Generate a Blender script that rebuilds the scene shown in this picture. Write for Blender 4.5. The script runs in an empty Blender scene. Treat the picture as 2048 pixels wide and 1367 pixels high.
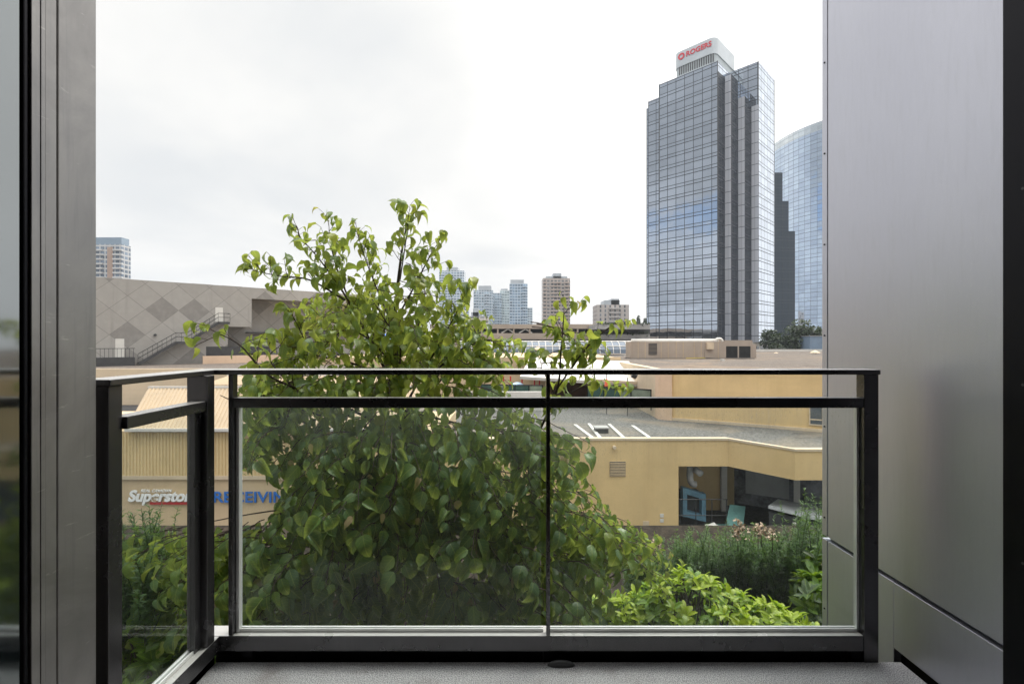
import bpy, bmesh, math, random
import numpy as np
from mathutils import Vector, Matrix
R = math.radians
random.seed(7); rng = np.random.default_rng(7)
sc = bpy.context.scene
COL = sc.collection

# ------------------------------------------------------------------ camera
CAMZ = 1.17; F = 970.0                      # focal length in photo pixels (2048 wide)
cam = bpy.data.objects.new('camera', bpy.data.cameras.new('camera'))
COL.objects.link(cam); sc.camera = cam
cam.location = (0, 0, CAMZ); cam.rotation_euler = (R(90), 0, 0)
cam.data.sensor_width = 36; cam.data.lens = F/2048*36
cam.data.clip_start = 0.02; cam.data.clip_end = 6000

# ------------------------------------------------------------------ sun and sky
SUN_EL, SUN_AZ = R(50), R(50)              # azimuth from +Y towards +X
sd = Vector((math.sin(SUN_AZ)*math.cos(SUN_EL), math.cos(SUN_AZ)*math.cos(SUN_EL), math.sin(SUN_EL)))
sun = bpy.data.objects.new('sun', bpy.data.lights.new('sun', 'SUN'))
COL.objects.link(sun); sun.data.energy = 1.5; sun.data.angle = R(18); sun.data.color = (1, .95, .87)
sun.rotation_euler = (-sd).to_track_quat('-Z', 'Y').to_euler()
world = bpy.data.worlds.new('World'); sc.world = world; world.use_nodes = True
wt = world.node_tree; wt.nodes.clear()
def wn(t, **k):
    n = wt.nodes.new(t)
    for a, b in k.items(): setattr(n, a, b)
    return n
def wl(a, b): wt.links.new(a, b)
def wm(op, a, b=None, c=None):
    n = wn('ShaderNodeMath', operation=op)
    for i, v in enumerate((a, b, c)):
        if v is None: continue
        if isinstance(v, (int, float)): n.inputs[i].default_value = v
        else: wl(v, n.inputs[i])
    return n.outputs[0]
def wsm(v, lo, hi):
    n = wn('ShaderNodeMapRange', interpolation_type='SMOOTHSTEP')
    wl(v, n.inputs[0]); n.inputs[1].default_value = lo; n.inputs[2].default_value = hi
    return n.outputs[0]
def wdot(v, d):
    n = wn('ShaderNodeVectorMath', operation='DOT_PRODUCT'); wl(v, n.inputs[0]); n.inputs[1].default_value = Vector(d).normalized()
    return n.outputs['Value']
tc = wn('ShaderNodeTexCoord'); D = tc.outputs['Generated']
sep = wn('ShaderNodeSeparateXYZ'); wl(D, sep.inputs[0])
zc = wm('ADD', wm('MAXIMUM', sep.outputs[2], 0.0), 0.22)
cmb = wn('ShaderNodeCombineXYZ'); wl(wm('DIVIDE', sep.outputs[0], zc), cmb.inputs[0]); wl(wm('DIVIDE', sep.outputs[1], zc), cmb.inputs[1])
nz = wn('ShaderNodeTexNoise'); wl(cmb.outputs[0], nz.inputs['Vector']); nz.inputs['Scale'].default_value = .9; nz.inputs['Detail'].default_value = 6; nz.inputs['Roughness'].default_value = .5; nz.inputs['Distortion'].default_value = .3
cl = wsm(nz.outputs[0], .30, .68)
# thick grey bank to the left and ahead, thin bright cover to the right and high up
bank = wm('MULTIPLY', wsm(wdot(D, (-.35, 1, .30)), .86, .98), 1.0)
lum = wm('ADD', .755, wm('MULTIPLY', cl, .09))
lum = wm('SUBTRACT', lum, wm('MULTIPLY', bank, wm('MULTIPLY', wm('SUBTRACT', 1.1, cl), .075)))
lum = wm('ADD', lum, wm('MULTIPLY', wsm(wdot(D, (.75, .45, .5)), .45, 1.0), .42))
lum = wm('SUBTRACT', lum, wm('MULTIPLY', wsm(wdot(D, (-.88, -.42, .25)), .35, .95), wm('ADD', .19, wm('MULTIPLY', wm('SUBTRACT', 1.0, cl), .2))))
lum = wm('ADD', lum, wm('MULTIPLY', wsm(sep.outputs[2], .56, .92), 3.0))
ramp = wn('ShaderNodeMix', data_type='RGBA'); wl(wsm(lum, .58, .82), ramp.inputs[0])
ramp.inputs[6].default_value = (.93, .975, 1.02, 1); ramp.inputs[7].default_value = (1.0, .995, .975, 1)
cloud = wn('ShaderNodeVectorMath', operation='SCALE'); wl(ramp.outputs[2], cloud.inputs[0]); wl(lum, cloud.inputs['Scale'])
sky = wn('ShaderNodeTexSky', sky_type='NISHITA'); sky.sun_disc = False; sky.sun_elevation = SUN_EL; sky.sun_rotation = SUN_AZ
skys = wn('ShaderNodeVectorMath', operation='SCALE'); wl(sky.outputs[0], skys.inputs[0]); skys.inputs['Scale'].default_value = .12
BLUE_DIR = (-.90, -.38, .21)
hz = wm('ADD', sep.outputs[2], wm('MULTIPLY', wm('SUBTRACT', nz.outputs[0], .5), .16))
hole = wm('MULTIPLY', wm('MULTIPLY', wsm(hz, .175, .20), wsm(hz, .265, .235)), wm('MULTIPLY', wsm(wdot(D, BLUE_DIR), .91, .975), wm('MULTIPLY', wsm(nz.outputs[0], .60, .40), .8)))
mixw = wn('ShaderNodeMix', data_type='RGBA'); wl(hole, mixw.inputs[0]); wl(cloud.outputs[0], mixw.inputs[6]); wl(skys.outputs[0], mixw.inputs[7])
bg = wn('ShaderNodeBackground'); wl(mixw.outputs[2], bg.inputs[0]); bg.inputs[1].default_value = 1.0
wo = wn('ShaderNodeOutputWorld'); wl(bg.outputs[0], wo.inputs[0])
vs = sc.view_settings
vs.view_transform = 'Standard'; vs.look = 'None'; vs.exposure = 0.3; vs.gamma = 1.0; vs.use_curve_mapping = False

# ------------------------------------------------------------------ helpers
def at(px, py, Y): return Vector(((px-1024)*Y/F, Y, CAMZ-(py-683.5)*Y/F))
def ax(px, Y): return (px-1024)*Y/F
def az(py, Y): return CAMZ-(py-683.5)*Y/F

class NT:
    def __init__(s, name):
        s.m = bpy.data.materials.new(name); s.m.use_nodes = True
        s.t = s.m.node_tree; s.t.nodes.clear()
        s.out = s.n('ShaderNodeOutputMaterial')
    def n(s, t, **k):
        n = s.t.nodes.new(t)
        for a, b in k.items(): setattr(n, a, b)
        return n
    def l(s, a, b): s.t.links.new(a, b)
    def put(s, sock, v):
        if isinstance(v, bpy.types.NodeSocket): s.l(v, sock)
        elif isinstance(v, (tuple, list)) and len(v) == 3 and sock.type == 'RGBA': sock.default_value = (*v, 1)
        else: sock.default_value = v
    def math(s, op, a, b=None, c=None):
        n = s.n('ShaderNodeMath', operation=op)
        for i, v in enumerate((a, b, c)):
            if v is not None: s.put(n.inputs[i], v)
        return n.outputs[0]
    def coord(s, kind='Object', scale=(1, 1, 1), rot=(0, 0, 0)):
        c = s.n('ShaderNodeTexCoord'); mp = s.n('ShaderNodeMapping')
        s.l(c.outputs[kind], mp.inputs[0]); mp.inputs['Scale'].default_value = scale; mp.inputs['Rotation'].default_value = rot
        return mp.outputs[0]
    def noise(s, vec, scale, detail=4, rough=.55, dist=0):
        n = s.n('ShaderNodeTexNoise'); s.l(vec, n.inputs['Vector'])
        n.inputs['Scale'].default_value = scale; n.inputs['Detail'].default_value = detail; n.inputs['Roughness'].default_value = rough; n.inputs['Distortion'].default_value = dist
        return n.outputs[0]
    def ramp(s, v, lo, hi, a=0., b=1.):
        n = s.n('ShaderNodeMapRange', interpolation_type='SMOOTHSTEP'); s.l(v, n.inputs[0])
        for i, x in enumerate((lo, hi, a, b)): n.inputs[i+1].default_value = x
        return n.outputs[0]
    def mix(s, f, a, b):
        n = s.n('ShaderNodeMix', data_type='RGBA'); s.put(n.inputs[0], f); s.put(n.inputs[6], a); s.put(n.inputs[7], b)
        return n.outputs[2]
    def bump(s, h, strength=.3, dist=.01):
        n = s.n('ShaderNodeBump'); s.l(h, n.inputs['Height']); n.inputs['Strength'].default_value = strength; n.inputs['Distance'].default_value = dist
        return n.outputs[0]
    def princ(s, col, rough=.6, metal=0., normal=None, spec=None):
        p = s.n('ShaderNodeBsdfPrincipled')
        s.put(p.inputs['Base Color'], col); s.put(p.inputs['Roughness'], rough); s.put(p.inputs['Metallic'], metal)
        if normal is not None: s.l(normal, p.inputs['Normal'])
        if spec is not None: p.inputs['Specular IOR Level'].default_value = spec
        return p.outputs[0]
    def done(s, sh): s.l(sh, s.out.inputs[0]); return s.m

def mat_plain(name, col, rough=.6, metal=0., var=.12, scale=3., bump=0., bscale=40., streak=0., sz=1.0):
    k = NT(name); v = k.coord('Object', (1, 1, sz))
    a = k.noise(v, scale); b = k.noise(v, scale*7, 3)
    f = k.math('MULTIPLY_ADD', a, .7, k.math('MULTIPLY', b, .3))
    dark = tuple(c*(1-var*1.6) for c in col); light = tuple(min(1, c*(1+var)) for c in col)
    c = k.mix(k.ramp(f, .3, .7), dark, light)
    if streak:
        vs_ = k.coord('Object', (1, 1, .06)); st = k.noise(vs_, 2.2, 5, .6)
        c = k.mix(k.ramp(st, .52, .78, 0, streak), c, tuple(x*.55 for x in col))
    nrm = k.bump(k.noise(v, bscale, 5, .6), bump, .01) if bump else None
    r = k.ramp(b, .3, .7, rough*.88, min(1, rough*1.1))
    return k.done(k.princ(c, r, metal, nrm))

def new_obj(name, verts, faces, mat, parent=None, smooth=False, uv=None):
    me = bpy.data.meshes.new(name); me.from_pydata([tuple(v) for v in verts], [], faces)
    if isinstance(mat, (list, tuple)):
        for m in mat: me.materials.append(m)
    elif mat: me.materials.append(mat)
    if smooth: me.polygons.foreach_set('use_smooth', [True]*len(me.polygons))
    me.update()
    o = bpy.data.objects.new(name, me); COL.objects.link(o)
    if parent: o.parent = parent
    return o

class MB:
    """collects boxes, prisms and tubes into one mesh"""
    def __init__(s): s.v = []; s.f = []; s.uv = []
    def box(s, x0, x1, y0, y1, z0, z1, M=None):
        b = len(s.v)
        pts = [(x0,y0,z0),(x1,y0,z0),(x1,y1,z0),(x0,y1,z0),(x0,y0,z1),(x1,y0,z1),(x1,y1,z1),(x0,y1,z1)]
        if M is not None: pts = [M @ Vector(p) for p in pts]
        s.v += [tuple(p) for p in pts]
        s.f += [tuple(b+i for i in q) for q in ((0,3,2,1),(4,5,6,7),(0,1,5,4),(1,2,6,5),(2,3,7,6),(3,0,4,7))]
        return s
    def prism(s, poly, z0, z1):          # plan polygon (ccw), vertical
        n = len(poly); b = len(s.v)
        s.v += [(p[0], p[1], z0) for p in poly] + [(p[0], p[1], z1) for p in poly]
        s.f.append(tuple(b+i for i in reversed(range(n)))); s.f.append(tuple(b+n+i for i in range(n)))
        for i in range(n):
            j = (i+1) % n; s.f.append((b+i, b+j, b+n+j, b+n+i))
        return s
    def slab(s, corners, thick):         # quad (4 corners) thickened along its normal
        c = [Vector(p) for p in corners]; n = (c[1]-c[0]).cross(c[3]-c[0]).normalized()*thick
        b = len(s.v); s.v += [tuple(p) for p in c] + [tuple(p-n) for p in c]
        s.f += [(b,b+1,b+2,b+3),(b+7,b+6,b+5,b+4)] + [(b+(i+1)%4, b+i, b+4+i, b+4+(i+1)%4) for i in range(4)]
        return s
    def tube(s, pts, rad, n=6, cap=True):
        pts = [Vector(p) for p in pts]
        if not isinstance(rad, (list, tuple)): rad = [rad]*len(pts)
        b0 = len(s.v); ref = Vector((.31, .17, 1)).normalized()
        for i, p in enumerate(pts):
            d = (pts[min(i+1, len(pts)-1)] - pts[max(i-1, 0)]).normalized()
            a = d.cross(ref)
            if a.length < .05: a = d.cross(Vector((1, 0, 0)))
            a.normalize(); c = d.cross(a)
            for k in range(n):
                t = 2*math.pi*k/n; s.v.append(tuple(p + (a*math.cos(t)+c*math.sin(t))*rad[i]))
        for i in range(len(pts)-1):
            for k in range(n):
                x = b0+i*n+k; y = b0+i*n+(k+1) % n
                s.f.append((x, y, y+n, x+n))
        if cap:
            s.f.append(tuple(b0+k for k in reversed(range(n)))); e = b0+(len(pts)-1)*n; s.f.append(tuple(e+k for k in range(n)))
        return s
    def cyl(s, c, r, z0, z1, n=16): return s.tube([(c[0], c[1], z0), (c[0], c[1], z1)], r, n)
    def build(s, name, mat, parent=None, smooth=False, bevel=0):
        o = new_obj(name, s.v, s.f, mat, parent, smooth)
        if bevel:
            m = o.modifiers.new('bevel', 'BEVEL'); m.width = bevel; m.segments = 2; m.limit_method = 'ANGLE'
        return o

def tag(o, label=None, cat=None, group=None, kind=None):
    if label: o['label'] = label
    if cat: o['category'] = cat
    if group: o['group'] = group
    if kind: o['kind'] = kind
    return o
def empty(name, loc, label=None, cat=None, group=None, rz=0):
    o = bpy.data.objects.new(name, None); COL.objects.link(o); o.location = loc; o.rotation_euler.z = rz
    o.empty_display_size = .2
    bpy.context.view_layer.update()
    return tag(o, label, cat, group)
def root_at(name, loc, label, cat, group=None):
    """Empty at a thing's base; parts are given in world coordinates"""
    o = empty(name, loc, label, cat, group); return o
def part(mb, name, mat, root, smooth=False, bevel=0):
    o = mb.build(name, mat, None, smooth, bevel); o.parent = root
    chain = Matrix.Identity(4); r = root
    mats = []
    while r is not None: mats.append(r.matrix_basis if r.parent is None else r.matrix_parent_inverse @ r.matrix_basis); r = r.parent
    for m in reversed(mats): chain = chain @ m
    o.matrix_parent_inverse = chain.inverted()
    return o

# ------------------------------------------------------------------ materials
M = {}
def mk_paint(name, col, rough, metal, top_sheen=.0):
    k = NT(name); w = k.coord('Object'); v = k.coord('Object', (1, 1, .1))
    a = k.noise(w, 3.5, 5, .6); st = k.noise(v, 24, 4, .6)
    c = k.mix(k.ramp(a, .3, .72), tuple(x*.9 for x in col), tuple(x*1.08 for x in col))
    c = k.mix(k.ramp(st, .55, .8, 0, .3), c, tuple(min(1, x*1.3) for x in col))
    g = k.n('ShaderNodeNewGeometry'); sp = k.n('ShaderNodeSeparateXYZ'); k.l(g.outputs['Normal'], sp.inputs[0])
    up = k.math('MULTIPLY', k.ramp(sp.outputs[2], .80, .98), k.ramp(a, .2, .6, top_sheen*.75, top_sheen))   # sky sheen painted into the colour of upward faces
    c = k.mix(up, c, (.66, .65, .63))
    return k.done(k.princ(c, k.ramp(a, .25, .75, rough*.92, rough*1.08), k.math('MULTIPLY', k.math('SUBTRACT', 1., up), metal)))
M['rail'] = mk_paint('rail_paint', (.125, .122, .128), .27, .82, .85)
M['rail_black'] = mk_paint('black_paint', (.018, .018, .021), .5, .95, .03)
M['trim'] = mk_paint('aluminium_trim', (.78, .78, .78), .35, .35)
def mk_panel():
    k = NT('panel_aluminium'); w = k.coord('Object'); v = k.coord('Object', (1, 1, .12))
    a = k.noise(w, .9, 4, .5, .3); s = k.noise(v, 60, 4, .6); d = k.noise(w, 150, 3, .6); sc = k.noise(k.coord('Object', (1, 2.4, .5), (.4, 0, 0)), 5, 6, .7, 2.)
    c = k.mix(k.ramp(a, .3, .7), (.545, .55, .615), (.60, .605, .67))
    c = k.mix(k.ramp(s, .45, .8, 0, .18), c, (.50, .505, .53))
    c = k.mix(k.ramp(d, .62, .8, 0, .30), c, (.74, .74, .76))
    c = k.mix(k.math('MULTIPLY', k.ramp(sc, .495, .5, 0, .16), k.ramp(sc, .5, .505, 1, 0)), c, (.85, .85, .86))
    r = k.math('ADD', k.ramp(a, .25, .75, .40, .46), k.ramp(s, .4, .8, 0, .06))
    return k.done(k.princ(c, r, .8, k.bump(d, .03, .002)))
M['panel'] = mk_panel()
def mk_jamb():
    k = NT('jamb_metal'); w = k.coord('Object'); v = k.coord('Object', (1, 1, .05)); h = k.coord('Object', (1, 1, 6))
    a = k.noise(w, 2.6, 7, .65, .8); s = k.noise(v, 55, 5, .6); g = k.noise(h, 9, 4, .7)
    c = k.mix(k.ramp(a, .3, .72), (.22, .213, .21), (.32, .31, .30))
    c = k.mix(k.ramp(s, .5, .75, 0, .4), c, (.19, .19, .195))
    c = k.mix(k.ramp(g, .64, .72, 0, .45), c, (.60, .57, .54))
    return k.done(k.princ(c, k.ramp(a, .25, .75, .3, .45), .7, k.bump(s, .05, .002)))
M['jamb'] = mk_jamb()
def mk_glass(name, dirt, tint):
    k = NT(name); w = k.coord('Object'); v = k.coord('Object', (1, 1, .035))
    st = k.noise(v, 110, 4, .6); big = k.noise(w, 2.2, 5, .6, .5); sp = k.noise(w, 300, 2, .5)
    d = k.math('MULTIPLY', k.ramp(st, .35, .75, .35, 1.0), k.ramp(big, .3, .75, .45, 1.0))
    zs_ = k.n('ShaderNodeSeparateXYZ'); k.l(w, zs_.inputs[0])
    top = k.math('MULTIPLY_ADD', k.ramp(k.math('ADD', zs_.outputs[2], k.math('MULTIPLY', big, .3)), .75, 1.15), 1.7, .30)   # rain marks hang from the top edge
    drop = k.n('ShaderNodeTexVoronoi'); k.l(k.coord('Object', (1, 1, .45)), drop.inputs['Vector']); drop.inputs['Scale'].default_value = 85; drop.inputs['Randomness'].default_value = 1
    d = k.math('ADD', k.math('MULTIPLY', d, dirt), k.ramp(sp, .64, .74, 0, dirt*1.6))
    d = k.math('MULTIPLY', k.math('ADD', d, k.ramp(drop.outputs['Distance'], .10, .18, dirt*1.5, 0)), top)
    tr = k.n('ShaderNodeBsdfTransparent'); tr.inputs[0].default_value = (*tint, 1)
    df = k.n('ShaderNodeBsdfDiffuse'); df.inputs[0].default_value = (.62, .66, .68, 1)
    tl = k.n('ShaderNodeBsdfTranslucent'); tl.inputs[0].default_value = (.62, .66, .68, 1)
    dm = k.n('ShaderNodeMixShader'); dm.inputs[0].default_value = .65; k.l(df.outputs[0], dm.inputs[1]); k.l(tl.outputs[0], dm.inputs[2])
    m1 = k.n('ShaderNodeMixShader'); k.l(d, m1.inputs[0]); k.l(tr.outputs[0], m1.inputs[1]); k.l(dm.outputs[0], m1.inputs[2])
    gl = k.n('ShaderNodeBsdfGlossy'); gl.inputs['Roughness'].default_value = .015
    fr = k.n('ShaderNodeFresnel'); fr.inputs[0].default_value = 1.5
    geo = k.n('ShaderNodeNewGeometry'); ff = k.math('MULTIPLY', fr.outputs[0], k.math('SUBTRACT', 1.0, geo.outputs['Backfacing']))
    m2 = k.n('ShaderNodeMixShader'); k.l(ff, m2.inputs[0]); k.l(m1.outputs[0], m2.inputs[1]); k.l(gl.outputs[0], m2.inputs[2])
    return k.done(m2.outputs[0])
M['glass'] = mk_glass('rail_glass', .062, (.945, .97, .96))
def mk_door_glass():
    k = NT('door_glass'); gl = k.n('ShaderNodeBsdfGlossy'); gl.inputs['Roughness'].default_value = .06; gl.inputs[0].default_value = (.75, .8, .82, 1)
    df = k.princ((.006, .009, .010), .1); m = k.n('ShaderNodeMixShader'); fr = k.n('ShaderNodeFresnel'); fr.inputs[0].default_value = 1.9
    k.l(k.math('ADD', fr.outputs[0], .15), m.inputs[0]); k.l(df, m.inputs[1]); k.l(gl.outputs[0], m.inputs[2])
    return k.done(m.outputs[0])
M['door_glass'] = mk_door_glass()
def mk_deck():
    k = NT('deck_membrane'); w = k.coord('Object')
    g = k.noise(w, 260, 3, .6); vo = k.n('ShaderNodeTexVoronoi'); k.l(w, vo.inputs['Vector']); vo.inputs['Scale'].default_value = 190
    b = k.noise(w, 5, 5, .6)
    c = k.mix(k.ramp(g, .38, .62), (.16, .16, .165), (.52, .515, .525))
    c = k.mix(k.ramp(b, .5, .75, 0, .5), c, (.12, .095, .08))
    wear = k.noise(w, 38, 4, .6)
    c = k.mix(k.ramp(wear, .64, .72, 0, .6), c, (.09, .08, .075))
    h = k.math('ADD', vo.outputs['Distance'], g)
    return k.done(k.princ(c, .5, 0, k.bump(h, .6, .004)))
M['deck'] = mk_deck()
def mk_stucco(name, col, streak=.35, bs=6.):
    k = NT(name); w = k.coord('Object'); v = k.coord('Object', (1, 1, .035)); hz = k.coord('Object', (.04, .04, 1))
    a = k.noise(w, .22, 6, .6); s = k.noise(v, 1.3, 7, .7); g = k.noise(w, bs, 4, .7); h = k.noise(hz, 1.6, 4, .6); pt = k.noise(w, .11, 2, .4)
    c = k.mix(k.ramp(a, .3, .7), tuple(x*.86 for x in col), tuple(x*1.07 for x in col))
    c = k.mix(k.ramp(s, .50, .8, 0, streak), c, (col[0]*.66, col[1]*.60, col[2]*.54))
    c = k.mix(k.ramp(h, .52, .70, 0, .22), c, (col[0]*.80, col[1]*.78, col[2]*.74))
    c = k.mix(k.ramp(pt, .55, .57, 0, .10), c, (col[0]*.9, col[1]*.92, col[2]*1.1))      # repainted patches
    c = k.mix(k.ramp(g, .45, .75, 0, .16), c, tuple(x*.72 for x in col))
    return k.done(k.princ(c, .85, 0, k.bump(g, .25, .03)))
M['beige'] = mk_stucco('beige_stucco', (.66, .475, .235))
M['beige_pink'] = mk_stucco('pink_stucco', (.64, .46, .32))
M['sand'] = mk_stucco('sand_concrete', (.60, .485, .345))
M['tan'] = mk_stucco('tan_stucco', (.56, .425, .265), .3)
M['cream_metal'] = mat_plain('cream_metal', (.38, .285, .175), .5, 0, .08, .3, streak=.3)
M['yellow_metal'] = mat_plain('yellow_metal', (.62, .47, .25), .5, 0, .08, .3, streak=.25)
M['white'] = mat_plain('white_paint', (.58, .56, .52), .55, 0, .06, .5, streak=.2)
M['dark'] = mat_plain('dark_void', (.012, .012, .013), .8, 0, .2, 1)
M['grey'] = mat_plain('grey_concrete', (.34, .33, .32), .8, 0, .12, .5, streak=.3)
M['dgrey'] = mat_plain('dark_metal', (.06, .06, .062), .5, .3, .1, 2)
def mk_gravel(name, col):
    k = NT(name); w = k.coord('Object'); g = k.noise(w, 4.5, 6, .85); a = k.noise(w, .07, 6, .62, 1.2); b = k.noise(w, .35, 6, .65, .5); e = k.noise(k.coord('Object', (.25, 1, 1)), .5, 5, .7)
    c = k.mix(k.ramp(g, .38, .62), tuple(x*.5 for x in col), tuple(x*1.45 for x in col))
    c = k.mix(k.ramp(a, .48, .62, 0, .7), c, (col[0]*1.6, col[1]*1.4, col[2]*1.15))
    c = k.mix(k.ramp(b, .55, .66, 0, .55), c, tuple(x*.45 for x in col))
    c = k.mix(k.ramp(e, .60, .68, 0, .5), c, (col[0]*.7, col[1]*.5, col[2]*.35))
    return k.done(k.princ(c, .9, 0, k.bump(g, .5, .05), .2))
M['gravel'] = mk_gravel('roof_gravel', (.135, .115, .098))
M['gravel_grey'] = mk_gravel('grey_gravel', (.13, .125, .118))
M['asphalt'] = mk_gravel('asphalt', (.07, .07, .072))
M['soil'] = mk_gravel('soil', (.035, .026, .018))
def mk_bark(name, col):
    k = NT(name); v = k.coord('Object', (1, 1, .2)); a = k.noise(v, 40, 5, .7)
    return k.done(k.princ(k.mix(k.ramp(a, .3, .7), tuple(x*.6 for x in col), tuple(x*1.4 for x in col)), .8, 0, k.bump(a, .4, .005)))
M['bark'] = mk_bark('bark', (.055, .04, .03)); M['twig'] = mk_bark('twig_bark', (.06, .036, .028))
def mk_leaf(name, c0, c1, c2, trans=.45, rough=.42, brown=.0, tcol=None, veins=0.):
    """tint attribute: 0 deep green .. 1 young yellow green; per leaf"""
    k = NT(name); at_ = k.n('ShaderNodeAttribute', attribute_name='tint'); t = at_.outputs['Fac']
    w = k.coord('Object'); a = k.noise(w, 14, 4, .6)
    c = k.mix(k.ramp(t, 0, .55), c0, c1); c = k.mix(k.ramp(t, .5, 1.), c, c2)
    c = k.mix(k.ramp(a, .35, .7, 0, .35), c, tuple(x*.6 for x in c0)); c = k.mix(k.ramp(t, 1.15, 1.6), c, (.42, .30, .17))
    if veins:
        la = k.n('ShaderNodeAttribute', attribute_name='lc'); sp_ = k.n('ShaderNodeSeparateXYZ'); k.l(la.outputs['Vector'], sp_.inputs[0])
        ay = k.math('ABSOLUTE', sp_.outputs[1]); mid = k.ramp(ay, .0, .022, 1., 0.)
        sv = k.math('PINGPONG', k.math('SUBTRACT', k.math('MULTIPLY', sp_.outputs[0], 7.), k.math('MULTIPLY', ay, 6.)), .5)
        vn = k.math('MAXIMUM', mid, k.math('MULTIPLY', k.ramp(sv, .0, .10, 1., 0.), .55))
        c = k.mix(k.math('MULTIPLY', vn, veins), c, tuple(min(1, x*1.5+.03) for x in c2))
    if brown:
        b = k.noise(w, 9, 4, .65); c = k.mix(k.ramp(b, .70, .76, 0, brown), c, (.22, .11, .05))
    p = k.princ(c, rough, 0, k.bump(k.noise(w, 60, 3), .25, .006), .55)
    tr = k.n('ShaderNodeBsdfTranslucent')
    k.l(k.mix(.6, c, tcol or tuple(min(1, x*2.2) for x in c2)), tr.inputs[0])
    m = k.n('ShaderNodeMixShader'); m.inputs[0].default_value = trans; k.l(p, m.inputs[1]); k.l(tr.outputs[0], m.inputs[2])
    return k.done(m.outputs[0])
M['leaf'] = mk_leaf('dove_leaf', (.072, .165, .072), (.165, .295, .066), (.42, .46, .08), .48, .30, .6, (.56, .62, .09), .5)
M['rhodo'] = mk_leaf('rhodo_leaf', (.028, .070, .016), (.12, .25, .016), (.42, .52, .018), .38, .45, 0, (.45, .65, .03), .35)
M['yew'] = mk_leaf('yew_needle', (.030, .075, .024), (.072, .15, .036), (.20, .31, .06), .35, .5)
M['yew_stem'] = mat_plain('yew_stem', (.05, .07, .025), .7)
M['dtree'] = mk_leaf('dark_leaf', (.012, .026, .012), (.025, .045, .015), (.05, .075, .02), .2, .55)
M['plume'] = mat_plain('dry_flower', (.66, .50, .38), .9, 0, .3, 60)

def mk_curtain(name, w, h, tint, line, bands=((0, .05), (.30, .345)), tilt=.012, base=.55, mw=.05, rough=.02, spec=.5):
    """curtain wall: glass panes with thin frame lines, uv in metres, every pane tilted a touch"""
    k = NT(name); uvn = k.n('ShaderNodeUVMap'); s = k.n('ShaderNodeSeparateXYZ'); k.l(uvn.outputs[0], s.inputs[0])
    u = k.math('DIVIDE', s.outputs[0], w); v = k.math('DIVIDE', s.outputs[1], h)
    fu = k.math('FRACT', u); fv = k.math('FRACT', v)
    ln = k.math('LESS_THAN', fu, mw)
    for a, b in bands:
        ln = k.math('MAXIMUM', ln, k.math('MULTIPLY', k.math('GREATER_THAN', fv, a-1e-6), k.math('LESS_THAN', fv, b)))
    cell = k.n('ShaderNodeCombineXYZ'); k.l(k.math('FLOOR', u), cell.inputs[0])
    k.l(k.math('ADD', k.math('MULTIPLY', k.math('FLOOR', v), 2.0), k.math('GREATER_THAN', fv, bands[-1][1])), cell.inputs[1])
    wn_ = k.n('ShaderNodeTexWhiteNoise', noise_dimensions='2D'); k.l(cell.outputs[0], wn_.inputs['Vector'])
    geo = k.n('ShaderNodeNewGeometry')
    off = k.n('ShaderNodeVectorMath', operation='SUBTRACT'); k.l(wn_.outputs['Color'], off.inputs[0]); off.inputs[1].default_value = (.5, .5, .5)
    wob = k.n('ShaderNodeTexNoise'); k.l(uvn.outputs[0], wob.inputs['Vector']); wob.inputs['Scale'].default_value = .35; wob.inputs['Detail'].default_value = 2
    off2 = k.n('ShaderNodeVectorMath', operation='SUBTRACT'); k.l(wob.outputs['Color'], off2.inputs[0]); off2.inputs[1].default_value = (.5, .5, .5)
    sc1 = k.n('ShaderNodeVectorMath', operation='SCALE'); k.l(off.outputs[0], sc1.inputs[0]); sc1.inputs['Scale'].default_value = tilt
    sc2 = k.n('ShaderNodeVectorMath', operation='SCALE'); k.l(off2.outputs[0], sc2.inputs[0]); sc2.inputs['Scale'].default_value = tilt*2.5
    ad = k.n('ShaderNodeVectorMath', operation='ADD'); k.l(geo.outputs['Normal'], ad.inputs[0]); k.l(sc1.outputs[0], ad.inputs[1])
    ad2 = k.n('ShaderNodeVectorMath', operation='ADD'); k.l(ad.outputs[0], ad2.inputs[0]); k.l(sc2.outputs[0], ad2.inputs[1])
    nm = k.n('ShaderNodeVectorMath', operation='NORMALIZE'); k.l(ad2.outputs[0], nm.inputs[0])
    tn = k.mix(k.ramp(wn_.outputs['Value'], 0, 1), tuple(x*.92 for x in tint), tuple(min(1, x*1.05) for x in tint))
    gl = k.n('ShaderNodeBsdfGlossy'); k.l(tn, gl.inputs[0]); gl.inputs['Roughness'].default_value = rough; k.l(nm.outputs[0], gl.inputs['Normal'])
    df = k.princ(tuple(x*.10 for x in tint), .2, 0, None, spec)
    m = k.n('ShaderNodeMixShader'); m.inputs[0].default_value = base; k.l(df, m.inputs[1]); k.l(gl.outputs[0], m.inputs[2])
    fm = k.princ(line, .5, .2)
    m2 = k.n('ShaderNodeMixShader'); k.l(ln, m2.inputs[0]); k.l(m.outputs[0], m2.inputs[1]); k.l(fm, m2.inputs[2])
    return k.done(m2.outputs[0])
M['curtain'] = mk_curtain('tower_glass', 3.05, 3.6, (.72, .78, .875), (.014, .018, .026), base=.76, mw=.062, bands=((0, .065), (.30, .355)))
M['curtain_blue'] = mk_curtain('blue_glass', 3.9, 5.4, (.68, .80, .98), (.10, .13, .18), ((0, .05), (.42, .455)), .02, .80, .045)
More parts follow.
